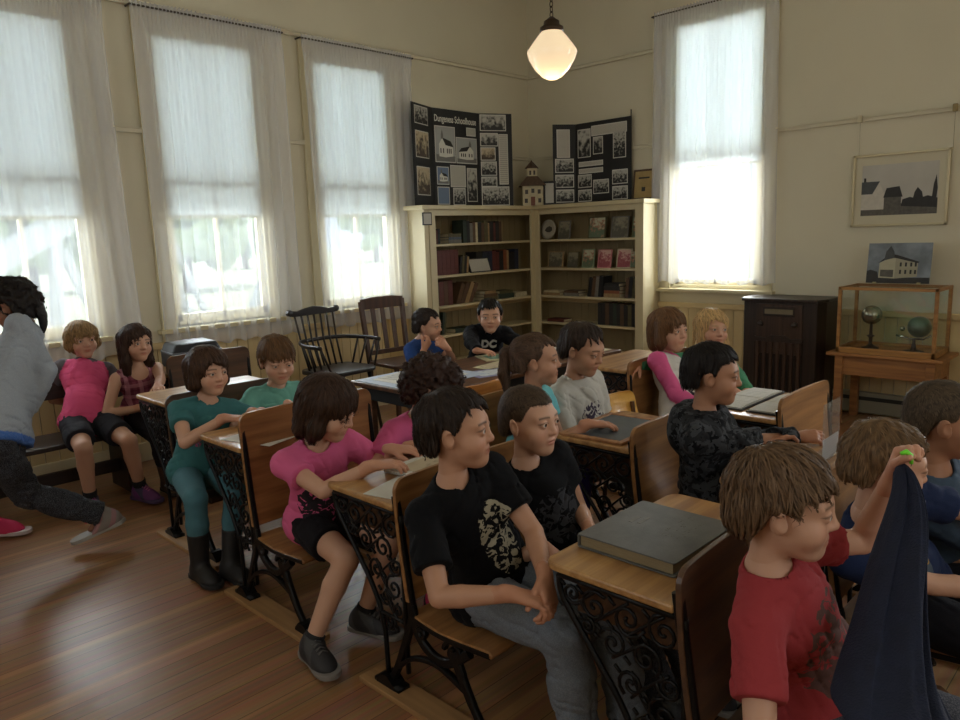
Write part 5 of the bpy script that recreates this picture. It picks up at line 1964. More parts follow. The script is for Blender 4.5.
def hair_field(c, hs, h):
    """hair mass in head space for the child's hair style"""
    st = c['style']
    t = {'buzz': .0022, 'short': .009, 'mop': .011, 'bob': .013, 'long': .012, 'pony': .008, 'curly': .019, 'girlshort': .013}[st]
    t = c.get('t', t)
    low = {'bob': -.15, 'long': -.30, 'pony': -.30, 'girlshort': -.13}.get(st, -.12)
    F = Field((-.14, -.20, low - .03), (.14, .14, .165), h)
    F.put(ell((0, -.015, .031), (.071 + t, .090 + t, .076 + t)), .01)
    back = ell((0, -.055, -.020), ((.066 if st not in ('short', 'buzz') else .060) + t * .7, .052 + t * .5, .070))
    F.put(back, .02)
    if st in ('curly',):
        F.put(ell((0, -.045, .0), (.088, .085, .085)), .02)
        F.put(ell((0, .045, .075), (.055, .045, .032)), .02)
    drop = c.get('drop', {'bob': -.115, 'long': -.24, 'girlshort': -.085}.get(st))
    if drop:
        for s in (-1, 1):
            F.put(cone((s * .064, .004, .045), .026, (s * .070, .004, drop * .55), .025), .02)
            F.put(cone((s * .070, .004, drop * .55), .025, (s * .064, -.004, drop + .02), .019), .02)
            F.put(cone((s * .05, -.05, .03), .035, (s * .05, -.055, drop + .025), .028), .02)
        F.put(cone((0, -.075, .03), .04, (0, -.075, drop + .025), .034), .02)
    if st == 'pony':
        for (a, b_, ra, rb) in (((0, -.095, .045), (0, -.13, .035), .018, .020), ((0, -.13, .035), (.0, -.145, -.05), .022, .024), ((0, -.145, -.05), (0, -.125, -.17), .024, .008)):
            F.put(cone(a, ra, b_, rb), .01)
    # face opening
    X, Y, Z = F.ax(tuple(slice(0, int(q)) for q in F.n))
    fr = c.get('fringe', .060)          # lowest point of the hair over the forehead
    wdt = c.get('open', .066)
    if drop:
        F.put(ell((0, .108, fr - .10), (wdt, .075, .10)), .008, 's')
        F.put(ell((0, .085, -.06), (wdt * .92, .075, .085)), .008, 's')
        if c.get('part') is not None:
            F.put(ell((c['part'] * .028, .095, fr - .045), (.034, .055, .055)), .01, 's')
    else:
        # squarish hairline: forehead, temples, sideburns, round the ears, nape
        ax = np.abs(X)
        hl = fr - (7 if st != 'buzz' else 3.5) * np.maximum(ax - .030, 0) ** 2 + (.004 if st != 'buzz' else (.0015 if t < .004 else .0028)) * (np.sin(X * 160 + c.get('seed', 1)) + .6 * np.sin(X * 420 + 2))
        side = .012 if st != 'curly' else -.02
        nape = {'buzz': -.048, 'short': -.050, 'mop': -.060, 'curly': -.075, 'pony': -.045}[st]
        f1 = np.clip((Y - .012) / .030, 0, 1)                     # 0 at the ear, 1 on the forehead
        f1 = f1 * f1 * (3 - 2 * f1)
        f0 = np.clip((-Y - .018) / .035, 0, 1)                    # 1 behind the ear
        f0 = f0 * f0 * (3 - 2 * f0)
        edge = side * (1 - f1) * (1 - f0) + f1 * hl + f0 * nape
        d = (edge - Z) * .55
        if st == 'pony':
            d = np.where(Y < -.115, -1.0, d)
        F.F = np.maximum(F.F, d.astype(np.float32))
    for s in (-1, 1):
        if not drop:
            F.put(ell((s * .082, -.004, -.012), (.020, .020, .028)), .005, 's')
    # strands
    sd = c.get('seed', 1)
    r = np.random.RandomState(sd)
    az = np.arctan2(X, -(Y + .02)) if drop or st == 'pony' else np.arctan2(X, Y + .055)
    if st == 'curly':
        F.ripple(.0075, 150, sd, terms=6)
        F.ripple(.004, 300, sd + 1, terms=6)
    elif st != 'buzz':
        amp = .0022 if drop else .0026
        rad = np.sqrt(X * X + (Y + .04) ** 2)
        fade = np.clip(rad / .05, 0, 1)
        f = 0
        for k in (23, 37, 61):
            f = f + np.sin(az * k + r.uniform(0, 6) + 2.5 * np.sin(Z * 30 + az * 3 + r.uniform(0, 6)))
        F.F += (amp * .6 * f * fade).astype(np.float32)
        F.ripple(.0022, 70, sd)
        if st in ('mop', 'short'):
            F.ripple(.002, 140, sd + 3)
    return F


def hair_strands(F, V, c, n, r):
    """tapered ribbons laid over the hair mass, combed outward and down from the crown"""
    st = c['style']
    if n == 0:
        return None
    idx = r.randint(0, len(V), n)
    P = V[idx].copy()
    g = F.grad(P)
    seg = 7
    L = {'buzz': .010, 'short': .035, 'mop': .05, 'curly': .035, 'pony': .07}.get(st, .085)
    step = L / seg * r.uniform(.6, 1.25, (n, 1))
    crown = np.array([c.get('whorl', .012), -.055, .105])
    pts = []
    rnd_ = r.randn(n, 3) * .22
    lift = r.uniform(.0005, .0032, (n, 1))
    if st in ('mop', 'short'):
        lift *= 1.3
    for k in range(seg + 1):
        pts.append(P + g * (lift * (1 + (.9 if st == 'curly' else .35) * k / seg)))
        g = F.grad(P)
        d = P - crown
        if st == 'pony':
            d = np.where((P[:, 1:2] > -.1), np.array([0, -.10, .045]) - P, np.array([0, .0, -1.0]))
        d = d / np.maximum(np.linalg.norm(d, axis=1, keepdims=True), 1e-6)
        dn = np.clip(.35 + 6 * (.06 - P[:, 2:3]), .2, 1.2)
        if st != 'pony':
            d = d + np.array([c.get('sweep', 0.0), .1, 0]) + dn * np.array([0, 0, -1.0])
        if st == 'curly':
            d = d + np.stack([np.sin(P[:, 2] * 160 + idx), np.cos(P[:, 0] * 150 + idx), np.sin(P[:, 1] * 170 + idx)], 1) * 1.6
        d = d + rnd_
        d = d - g * (d * g).sum(1, keepdims=True)
        d = d / np.maximum(np.linalg.norm(d, axis=1, keepdims=True), 1e-6)
        P = P + d * step
        P = P - F.grad(P) * np.clip(F.sample(P), -.004, .004)[:, None]
    pts = np.stack(pts, 1)
    tan = np.gradient(pts, axis=1)
    nr = np.stack([F.grad(pts[:, k]) for k in range(seg + 1)], 1)
    sd = np.cross(tan, nr)
    sd /= np.maximum(np.linalg.norm(sd, axis=2, keepdims=True), 1e-9)
    wd = r.uniform(.0007, .0019, (n, 1, 1)) * np.sin(np.linspace(.5, 3.1, seg + 1))[None, :, None]
    A, B = pts - sd * wd, pts + sd * wd
    VV = np.stack([A, B], 2).reshape(-1, 3)
    base = np.arange(n)[:, None] * (2 * (seg + 1)) + 2 * np.arange(seg)[None, :]
    Q = np.stack([base, base + 1, base + 3, base + 2], -1).reshape(-1, 4)
    tone = np.repeat(r.uniform(.7, 1.4, n), 2 * (seg + 1))
    return VV, Q, tone


def add_xf(V, M, c):
    return V @ M.T + c


def person(label, hip, seat, hc, az, head, skin, hair, R=None, L=None, feet=None, s=1.05, hs=1.06, top=None, bottom=None, shoe=None, q=1.0, sh=None,
           neck=(0, 0), group=None, eyes=(70, 48, 34), gaze=(0, 0), strands=1400, twist=0.0):
    """one child: a continuous body mesh (the thing) with hair, eyes and clothes as children"""
    A = math.radians(az) - PI / 2
    Mz = rotz3(A)
    O = V3(hip[0], hip[1], 0)
    loc = lambda p: Mz.T @ (V3(p) - O)
    vec = lambda v: Mz.T @ V3(v)
    P = V3(0, 0, hip[2] if len(hip) > 2 else seat + .085 * s)
    # head frame
    ha, hp, hr = head
    Hm = rotz3(math.radians(ha - az)) @ rotx3(math.radians(hp)) @ roty3(math.radians(hr))
    Hc = loc(hc)
    N = Hc - Hm @ V3(0, -.028, -.006) * 0 - Hm @ V3(0, .020, .100) * hs - V3(0, .006, .045) * s
    N = N + V3(0, neck[0], neck[1])
    up = nrm(N - P)
    TL = np.linalg.norm(N - P)
    ts = TL / (.365 * s)
    rt = nrm(np.cross(V3(math.sin(math.radians(-twist)), math.cos(math.radians(twist)), 0), up))
    fw = np.cross(up, rt)
    up0 = nrm(up + V3(0, 0, .8))
    T0 = np.stack([rt, fw, up], 1)
    Wp = P + up0 * .13 * s * ts
    S = N - up * .035 * s
    SJ = {sd: S + rt * (k * .122 * s) - up * .008 * s for sd, k in (('R', 1), ('L', -1))}
    HJ = {sd: P + V3(k * .066 * s, .0, -.008) for sd, k in (('R', 1), ('L', -1))}
    ch = (Wp + S) / 2
    torso = [(cone(P - rt * .052 * s, .080 * s, P + rt * .052 * s, .080 * s), .02), (ell(P + up0 * .085 * s * ts, (.100 * s, .082 * s, .12 * s * ts), T0), .03),
             (ell(ch + up * .015 * s, (.108 * s, .076 * s, .135 * s * ts), T0), .03), (cone(SJ['L'] + rt * .01, .038 * s, SJ['R'] - rt * .01, .038 * s), .03),
             (cone(N - up * .015 * s, .038 * s, S + rt * .085 * s, .030 * s), .025), (cone(N - up * .015 * s, .038 * s, S - rt * .085 * s, .030 * s), .025)]
    neck_top = Hc + Hm @ V3(0, -.018, -.055) * hs
    neck = [(cone(S, .045 * s, N, .0375 * s), .02), (cone(N - up * .015, .037 * s, neck_top, .0355 * s), .02)]
    arms, hands, EL, WR = {}, {}, {}, {}
    la, lf = .215 * s, .190 * s
    hh = hs * 1.0
    for sd, k, sp in (('R', 1, R), ('L', -1, L)):
        sp = sp or {}
        w = loc(sp['w']) if 'w' in sp else P + V3(k * .10, .26, .09) * s
        pole = vec(sp['pole']) if 'pole' in sp else V3(k * .2, -.5, -1)
        E, w = ik(SJ[sd], w, la, lf, pole)
        d = vec(sp['d']) if 'd' in sp else nrm(nrm(w - E) + V3(0, .4, -.2))
        n = vec(sp['n']) if 'n' in sp else V3(0, 0, -1)
        EL[sd], WR[sd] = E, w
        arms[sd] = [(cone(SJ[sd], .037 * s, E, .0275 * s), .015), (cone(E, .0275 * s, E + (w - E) * .3, .0285 * s), .008), (cone(E + (w - E) * .3, .0285 * s, w, .0195 * s), .01)]
        hands[sd] = hand_prims(w, d, n, sd, hh * .98, sp.get('curl', .35), sp.get('spread', .4), sp.get('thumb', .6))
    legs, AN, KN, FD = {}, {}, {}, {}
    lt, ls = .320 * s, .300 * s
    for sd, k in (('R', 1), ('L', -1)):
        f = (feet or {}).get(sd)
        a = loc(f['a']) if f else V3(k * .075 * s, .33 * s, .065)
        pole = vec(f['pole']) if f and 'pole' in f else V3(k * .08, 1, .6)
        K, a = ik(HJ[sd], a, lt, ls, pole)
        fd = vec(f['d']) if f and 'd' in f else V3(k * .12, 1, 0)
        AN[sd], KN[sd], FD[sd] = a, K, nrm(fd)
        back = nrm(np.cross(np.cross(nrm(a - K), V3(0, 1, 0)), nrm(a - K))) * -1
        legs[sd] = [(cone(HJ[sd], .066 * s, K, .043 * s), .02), (cone(K, .0425 * s, K + (a - K) * .33 + back * .008, .0415 * s), .012), (cone(K + (a - K) * .33 + back * .008, .0415 * s, a, .027 * s), .012),
                    (cone(a, .027 * s, a + FD[sd] * .06 * s - V3(0, 0, .048), .012 * s), .01)]
    allp = [p for p, _ in torso + neck + arms['R'] + arms['L'] + legs['R'] + legs['L']]
    lo, hi = box_of(allp, .03)
    F = Field(lo, hi, .0062 * q)
    for g, m_ in ((legs['R'], 1), (legs['L'], 1), (torso, 1), (neck, 1), (arms['R'], .5), (arms['L'], .5)):
        for p, k in g:
            F.put(p, k * m_)
    VB, QB = F.mesh(1)
    TB = np.tile(np.array(lin(skin)), (len(VB), 1))
    Vs, Qs, Ts = [VB], [QB], [TB]
    n0 = len(VB)
    for sd in 'RL':
        ps = [p for p, _ in hands[sd]] + [arms[sd][-1][0]]
        lo2, hi2 = box_of([p for p, _ in hands[sd]], .006)
        H = Field(lo2, hi2, .0030 * min(q, 1.5))
        E2 = arms[sd][-1][0]
        ax_ = nrm(E2[3] - E2[1])
        H.put(('c', E2[3] - ax_ * .05, .0195 * s + .05 / np.linalg.norm(E2[3] - E2[1]) * .009 * s, E2[3], .0195 * s), .01)
        for p, k in hands[sd]:
            H.put(p, k)
        V_, Q_ = H.mesh(1)
        Vs.append(V_)
        Qs.append(Q_ + n0)
        Ts.append(np.tile(np.array(lin(np.array(skin) * [1.0, .95, .93])), (len(V_), 1)))
        n0 += len(V_)
    c = dict(hair)
    Fh = Field((-.10, -.125, -.185), (.10, .125, .12), .0026 * (q if q < 1.3 else q * .92))
    make_head(Fh, c)
    toh = lambda p: Hm.T @ (p - Hc) / hs
    Fh.put(cone(toh(N + up * .0), .0372 * s / hs, V3(0, -.018, -.055), .0355 * s / hs), .02)
    Fh.cut(V3(0, 0, -.178), V3(0, 0, -1))
    VH, QH = Fh.mesh(1)
    TH = head_tint(VH, skin, c)
    Vs.append(add_xf(VH * hs, Hm, Hc))
    Qs.append(QH + n0)
    Ts.append(TH)
    me = mk_mesh('person', np.concatenate(Vs), np.concatenate(Qs), SKIN_M, np.concatenate(Ts))
    body = link('person', me, None, (O[0], O[1], 0), A)
    tag(body, label, 'child', group)
    # eyes
    for k in (-1, 1):
        mb = MB()
        mb.lathe([(.0126 * math.sin(a), .0126 * math.cos(a)) for a in [PI * i / 16 for i in range(17)]], 20)
        v = np.array(mb.v)
        col = np.tile(np.array(lin((216, 208, 200))), (len(v), 1))
        ang = np.degrees(np.arctan2(np.hypot(v[:, 0], v[:, 1]), v[:, 2]))
        col[ang < 31] = lin(eyes)
        col[ang < 14] = lin((12, 10, 10))
        M_ = rotz3(math.radians(gaze[0])) @ rotx3(math.radians(gaze[1])) @ np.array([[1, 0, 0], [0, 0, 1.0], [0, -1, 0]])
        v = v @ M_.T + V3(k * .0315, .0715, .002)
        v = add_xf(v * hs, Hm, Hc)
        me = bpy.data.meshes.new('eye')
        me.from_pydata([tuple(p) for p in v], [], mb.f)
        a = me.attributes.new('tint', 'FLOAT_COLOR', 'POINT')
        a.data.foreach_set('color', np.concatenate([col, np.ones((len(v), 1))], 1).astype(np.float32).ravel())
        me.materials.append(EYE_M)
        me.polygons.foreach_set('use_smooth', [True] * len(me.polygons))
        link('eye', me, body)
    # hair
    HF = hair_field(c, hs, .0032 * min(q, 1.5))
    VR, QR_ = HF.mesh(1)
    r = np.random.RandomState(c.get('seed', 1))
    hc_ = np.array(lin(c['hair']))
    tone = .82 + .25 * np.sin(VR[:, 0] * 240 + VR[:, 1] * 130 + np.sin(VR[:, 2] * 60) * 3)
    tv = hc_[None, :] * tone[:, None]
    st = hair_strands(HF, VR, c, int(strands), r)
    if st is not None:
        VV, QQ, tn = st
        QR_ = np.concatenate([QR_, QQ + len(VR)])
        VR = np.concatenate([VR, VV])
        tv = np.concatenate([tv, hc_[None, :] * tn[:, None]])
    me = mk_mesh('hair', add_xf(VR * hs, Hm, Hc), QR_, HAIR_M, tv)
    link('hair', me, body)
    info = dict(body=body, S=S, N=N, up=up, rt=rt, fw=fw, P=P, W=Wp, s=s, T0=T0, Hm=Hm, Hc=Hc, hs=hs, EL=EL, WR=WR, AN=AN, KN=KN, FD=FD, Mz=Mz, O=O)

    # shirt --------------------------------------------------------
    if top:
        g = top.get('g', .012)
        sl = top.get('sleeve', 'short')
        pr = [(p, k) for p, k in torso]
        ap = []
        for sd in 'RL':
            if sl == 'short':
                t_ = top.get('len', .62)
                e = SJ[sd] + (EL[sd] - SJ[sd]) * t_
                ap.append((cone(SJ[sd], .039 * s + g, e, .032 * s + g + .009), .02))
            elif sl == 'long':
                e = WR[sd] - nrm(WR[sd] - EL[sd]) * .012
                ap.append((cone(SJ[sd], .039 * s + g, EL[sd], .031 * s + g), .02))
                ap.append((cone(EL[sd], .031 * s + g, e, .023 * s + g * .8), .012))
            elif sl == '34':
                e = EL[sd] + (WR[sd] - EL[sd]) * .55
                ap.append((cone(SJ[sd], .038 * s + g, EL[sd], .030 * s + g), .02))
                ap.append((cone(EL[sd], .030 * s + g, e, .027 * s + g * .8), .012))
        lo, hi = box_of([p for p, _ in pr + ap], .03 + g)
        F = Field(lo, hi, .0058 * q)
        for i, (p, k) in enumerate(pr):
            if sl == 'none' and i >= 3:
                if i == 3:
                    F.put(cone(SJ['L'] + rt * .035, .040 * s, SJ['R'] - rt * .035, .040 * s), k, g=g * .6)
                continue
            F.put(p, k, g=g + (top.get('hipg', .005) if i < 2 else 0))
        fo = top.get('fold', .0028)
        F.ripple(fo, 55, top.get('seed', 3), (1, 1, .6))
        F.crease(fo * 2.4, 62, top.get('seed', 3) + 5, 4)
        if ap:
            F2 = Field(lo, hi, .0058 * q)
            for p, k in ap:
                F2.put(p, k)
            F2.ripple(fo, 60, top.get('seed', 3) + 9, (1, 1, .6))
            F2.crease(fo * 2.0, 75, top.get('seed', 3) + 7, 4)
            for sd in 'RL':       # sleeve ends are cut square to the arm
                last = ap[(0 if sd == 'R' else 1) * (1 if sl == 'short' else 2) + (0 if sl == 'short' else 1)][0]
                dv = nrm(last[3] - last[1])
                sl_ = F2.block(last[3] - .09, last[3] + .09, 0)
                if sl_ is not None:
                    X, Y, Z = F2.ax(sl_)
                    pl = (X - last[3][0]) * dv[0] + (Y - last[3][1]) * dv[1] + (Z - last[3][2]) * dv[2]
                    rad = np.sqrt((X - last[3][0]) ** 2 + (Y - last[3][1]) ** 2 + (Z - last[3][2]) ** 2)
                    F2.F[sl_] = np.maximum(F2.F[sl_], np.where(rad < last[4] + .026, pl, -1).astype(np.float32))
            kk = .018
            qq = np.maximum(kk - np.abs(F.F - F2.F), 0)
            F.F = np.minimum(F.F, F2.F) - qq * qq / (4 * kk)
        hem = top.get('hem', -.055)
        F.cut(P + up0 * hem * s, -up0)
        nk = top.get('neck', .045)
        if not top.get('hood'):
            F.put(cone(N + up * .008 * s + fw * .010 * s, nk * s, N + up * .12 * s + fw * .03 * s, nk * 1.12 * s), .008, 's')
            if top.get('scoop'):
                F.put(ell(N - up * .02 * s + fw * .065 * s, (.055 * s, .05 * s, top['scoop'] * s), T0), .01, 's')
        else:
            for a_ in np.linspace(-2.4, 2.4, 9):
                c0 = N + (-fw * math.cos(a_) * .072 + rt * math.sin(a_) * .08) * s + up * (.012 * math.cos(a_) - .005) * s
                a2 = a_ + .6
                c1 = N + (-fw * math.cos(a2) * .072 + rt * math.sin(a2) * .08) * s + up * (.012 * math.cos(a2) - .005) * s
                F.put(cone(c0, .026 * s, c1, .026 * s), .02)
            F.put(ell(N - fw * .085 * s - up * .06 * s, (.085 * s, .04 * s, .075 * s), T0), .03)
            F.put(cone(N - up * .06 * s + fw * .01 * s, .04 * s, N + up * .14 * s + fw * .02 * s, .055 * s), .008, 's')
        VS, QS = F.mesh(1)
        tint = np.tile(np.array(lin(top['rgb'])), (len(VS), 1))
        cc = np.stack([(VS - S) @ rt / s, (VS - S) @ fw / s, (VS - S) @ up / s], 1)
        dT = np.full(len(VS), 1.0)
        dA = np.full(len(VS), 1.0)
        if 'rgb_sleeve' in top:
            for p, k in pr[:3]:
                dT = np.minimum(dT, dist(p, *VS.T) - g - .012)
            for p, k in ap:
                dA = np.minimum(dA, dist(p, *VS.T))
            m_ = dA < dT + .004
            tint[m_] = lin(top['rgb_sleeve'])
        if 'rgb_hem' in top:
            m_ = (VS - P) @ up0 < (hem + .032) * s
            tint[m_] = lin(top['rgb_hem'])
        if 'rgb_collar' in top:
            m_ = np.linalg.norm(VS - (N - up * .02 * s), axis=1) < (nk + .034) * s
            tint[m_] = lin(top['rgb_collar'])
        o = link(top.get('name', 'shirt'), mk_mesh(top.get('name', 'shirt'), VS, QS, top['mat'], tint, cc), body)
        info['shirt'], info['sf'] = o, F
    # trousers / shorts / leggings ---------------------------------
    if bottom:
        g = bottom.get('g', .012)
        end = bottom.get('end', 1.0)           # 0..1 thigh, 1..2 shin
        pr = [(torso[0][0], .02, g * .5), (torso[1][0], .03, g * .4)]
        ends = []
        for sd in 'RL':
            if end <= 1:
                e = HJ[sd] + (KN[sd] - HJ[sd]) * end
                pr.append((cone(HJ[sd], .068 * s, e, (.068 - .020 * end) * s + .008), .02, g))
                ends.append((e, nrm(KN[sd] - HJ[sd]), .1))
            else:
                pr.append((cone(HJ[sd], .066 * s, KN[sd], .0445 * s), .02, g))
                f = end - 1
                e = KN[sd] + (AN[sd] - KN[sd]) * f
                flare = bottom.get('flare', 0.0)
                pr.append((cone(KN[sd], .0435 * s, KN[sd] + (e - KN[sd]) * .4, .0425 * s), .015, g))
                pr.append((cone(KN[sd] + (e - KN[sd]) * .4, .0425 * s, e, (.0425 - .015 * f) * s + flare), .015, g))
                ends.append((e, nrm(AN[sd] - KN[sd]), .085))
        lo, hi = box_of([p for p, _, _ in pr], .03 + g)
        F = Field(lo, hi, .0062 * q)
        for p, k, g_ in pr:
            F.put(p, k, g=g_)
        fo = bottom.get('fold', .003)
        F.ripple(fo, 45, 21, (1, 1, 1))
        F.crease(fo * 2.0, 60, 29, 4)
        for e, dv, rr in ends:
            sl_ = F.block(e - rr, e + rr, 0)
            if sl_ is not None:
                X, Y, Z = F.ax(sl_)
                pl = (X - e[0]) * dv[0] + (Y - e[1]) * dv[1] + (Z - e[2]) * dv[2]
                rad = np.sqrt((X - e[0]) ** 2 + (Y - e[1]) ** 2 + (Z - e[2]) ** 2)
                F.F[sl_] = np.maximum(F.F[sl_], np.where(rad < rr * .98, pl, -1).astype(np.float32))
        X, Y, Z = F.ax(tuple(slice(0, int(q_)) for q_ in F.n))
        pc = P + up0 * .06 * s
        pl = (X - pc[0]) * up0[0] + (Y - pc[1]) * up0[1] + (Z - pc[2]) * up0[2]
        F.F = np.maximum(F.F, np.where(Y - P[1] < .085 * s, pl, np.minimum(pl, (Z - P[2] - .075 * s))).astype(np.float32))
        VS, QS = F.mesh(1)
        nm = bottom.get('name', 'trousers')
        link(nm, mk_mesh(nm, VS, QS, bottom['mat'], np.array(lin(bottom['rgb'])), VS), body)
    # shoes ---------------------------------------------------------
    if shoe:
        for sd in 'RL':
            if not shoe.get(sd, True):
                continue
            a, fd = AN[sd], FD[sd]
            pit = (feet or {}).get(sd, {}).get('pitch', 0.0)       # heel raised
            fr_ = nrm(V3(fd[0], fd[1], 0))
            rr = np.cross(fr_, V3(0, 0, 1))
            M_ = np.stack([rr, fr_, V3(0, 0, 1)], 1) @ rotx3(-math.radians(pit))
            zz = shoe.get('drop', .062) * s
            org = a - M_ @ V3(0, 0, zz)
            f = s * 1.05
            F = Field(V3(-.05, -.075, .0) * f, V3(.05, .165, .0) * f + V3(0, 0, shoe.get('shaft', .10) + .05), .0042 * min(q, 1.4))
            F.put(ell((0, -.022, .03), (.034 * f, .042 * f, .05 * f)), .02)
            F.put(ell((0, .040, .028), (.037 * f, .078 * f, .046 * f)), .02)
            F.put(ell((.0, .095, .02), (.038 * f, .052 * f, .030 * f)), .02)
            an = M_.T @ (a - org)
            shd = nrm(M_.T @ (KN[sd] - a))
            shl = shoe.get('shaft', .02)
            F.put(cone(an - V3(0, 0, .02), .036 * f, an + shd * shl, (.036 if shl < .05 else .044) * f), .025)
            F.cut(V3(0, 0, .012), V3(0, 0, -1))
            F.cut(an + shd * shl, shd)
            if shl < .05:
                F.put(cone(an + shd * (shl - .004), .027 * f, an + shd * .1, .03 * f), .004, 's')
            VS, QS = F.mesh(1)
            tint = np.tile(np.array(lin(shoe['rgb'])), (len(VS), 1))
            if 'rgb2' in shoe:
                m_ = np.sin(VS[:, 1] * 70 + VS[:, 2] * 60 + np.abs(VS[:, 0]) * 40) > .35
                tint[m_] = lin(shoe['rgb2'])
            so = link('shoe', mk_mesh('shoe', add_xf(VS, M_, org), QS, SHOE_M, tint), body)
            out = [(.031, -.052), (.036, -.02), (.033, .02), (.037, .06), (.041, .10), (.034, .135), (.016, .152)]
            out = [(x * f, y * f) for x, y in out]
            poly = bez([(0, -.066 * f)] + out + [(0, .156 * f)], 3)
            poly = poly + [(-x, y) for x, y in poly[-2:0:-1]]
            mb = MB().prism(poly, 0, shoe.get('sole', .020))
            mb.v = [tuple(M_ @ V3(p) + org) for p in mb.v]
            mb.build('sole', mat('sole_%d_%d_%d' % tuple(shoe.get('rgb_sole', (60, 58, 56))), shoe.get('rgb_sole', (60, 58, 56)), .7), so, bevel=.003)
            if shoe.get('laces'):
                mb = MB()
                for k in range(4):
                    y = .035 + k * .018
                    z = .077 * f - k * .0055
                    mb.tube([(-.018, y - .004, z - .006), (0, y, z + .004), (.018, y + .004, z - .006)], .0024, 5)
                    mb.tube([(.018, y - .004, z - .006), (0, y, z + .0045), (-.018, y + .004, z - .006)], .0024, 5)
                mb.v = [tuple(M_ @ V3(p) + org) for p in mb.v]
                mb.build('laces', mat('lace_%d_%d_%d' % tuple(shoe['laces']), shoe['laces'], .8), so, smooth=True)
            sk = shoe.get('sock')
            if sk:
                mb = MB()
                p0, p1 = a - nrm(KN[sd] - a) * .01, a + nrm(KN[sd] - a) * sk[1]
                mb.tube([p0, (p0 + p1) / 2, p1], [.033 * s, .034 * s, .036 * s], 16)
                mb.build('sock', mat('sock_%d_%d_%d' % tuple(sk[0]), sk[0], .9, 0, .1, 60), body, smooth=True)
    return info


def on_chest(info, pts2, off=.004):
    """front surface points of a shirt at chest coordinates (x right, z up from the shoulder line)"""
    S, rt, fw, up, s, F = (info[k] for k in ('S', 'rt', 'fw', 'up', 's', 'sf'))
    out = []
    for x, z in pts2:
        b = S + rt * x * s + up * z * s
        ts_ = np.linspace(.26, -.02, 141)
        P_ = b[None, :] + fw[None, :] * ts_[:, None]
        f = F.sample(P_)
        k = np.argmax(f < 0)
        out.append(P_[k] + fw * off)
    return out


def chest_text(info, txt, size, x, z, m, name='lettering', bold=.0, shear=0):
    o = text_obj(txt, size, m, None, (0, 0, 0), (0, 0, 0), 0.0, name, bold=bold)
    me = o.data
    bm = bmesh.new()
    bm.from_mesh(me)
    bmesh.ops.triangulate(bm, faces=bm.faces)
    bmesh.ops.subdivide_edges(bm, edges=[e for e in bm.edges if e.calc_length() > .012], cuts=2)
    P_ = on_chest(info, [(x - v.co.x, z + v.co.y) for v in bm.verts])
    for v, p in zip(bm.verts, P_):
        v.co = p
    bm.to_mesh(me)
    bm.free()
    o.parent = info['shirt']
    return o
# ------------------------------------------------------------------ the children
def onZ(px, py, Z):
    d = _f + _R * ((px - 480) / FPX) - _U * ((py - 360) / FPX)
    return Vector((0, 0, CH)) + d * ((Z - CH) / d.z)


FAIR, WARM, TAN, BROWN = (202, 156, 130), (190, 142, 114), (174, 126, 98), (134, 92, 70)
DK, BRN, LB, BLD, BLK = (44, 32, 25), (70, 48, 34), (112, 82, 54), (190, 152, 100), (26, 21, 19)
T_PLAIN = cloth_mat('cotton_jersey')
T_DENIM = cloth_mat('woven_twill', 'heather', (200, 200, 210), bump=.4)
OUT = V3(math.cos(math.radians(-45)), math.sin(math.radians(-45)), 0)
SNK = dict(rgb=(44, 42, 44), rgb2=(64, 62, 62), rgb_sole=(128, 122, 116), laces=(92, 90, 88))
BOOT = dict(rgb=(30, 27, 26), rgb_sole=(24, 22, 22), shaft=.17)
D, DN = V3(0, -1, 0), V3(0, 0, -1)

# boy in red, holding up a navy garment
hL = at(893, 478, 1.72)
red = person('boy in a red T-shirt in the front seat, holding up a dark navy garment', (1.70, .56), .34, at(785, 504, 1.60), -80, (-71, -4, 2), FAIR,
             dict(style='mop', hair=(104, 80, 58), fringe=.052, seed=4, sweep=.3),
             R=dict(w=at(870, 735, 1.36), pole=V3(-.6, .6, -.8), curl=.8), L=dict(w=hL, d=V3(.1, -.3, 1), n=V3(-.3, -.85, 0), pole=V3(.5, .2, -1), curl=1.9),
             s=1.08, hs=1.10, q=1.0, strands=3200,
             top=dict(rgb=(156, 58, 62), mat=cloth_mat('red_jersey_print', 'print', (96, 70, 66), (-.01, -.17, .10, .13), 26, .46), fold=.0032, seed=5, len=.60, g=.014),
             bottom=dict(rgb=(60, 62, 72), mat=T_DENIM, end=.95, name='shorts'), shoe=SNK)
# two boys in black
b1 = person('dark haired boy in a pale-printed black T-shirt and grey trousers, hands clasped', (1.64, 1.58), .335, at(457, 429, 2.24), -99, (-58, 2, 0), WARM,
            dict(style='short', hair=DK, fringe=.066, seed=7, sweep=.4, mouth=.001),
            R=dict(w=at(512, 594, 2.03), d=V3(.6, -.7, -.25), n=V3(.2, -.2, -1), pole=V3(-.7, .3, -.7), curl=.6), L=dict(w=at(545, 576, 2.08), d=V3(-.35, -.5, -.75), n=V3(-.3, .3, -.6), pole=V3(.9, .3, -.4), curl=.7),
            feet=dict(R=dict(a=(1.60, 1.20, .08), d=D, pole=V3(-.1, -1, 1)), L=dict(a=(1.76, 1.14, .08), d=D, pole=V3(.15, -1, 1))), s=1.12, hs=1.13, strands=2400,
            top=dict(rgb=(15, 15, 18), mat=cloth_mat('black_jersey_print', 'print', (168, 160, 138), (-.03, -.15, .055, .12), 34, .52), fold=.0034, seed=8, len=.66, g=.014, hem=-.08),
            bottom=dict(rgb=(108, 115, 124), mat=T_DENIM, end=1.93, g=.020, flare=.012, fold=.005), shoe=SNK)
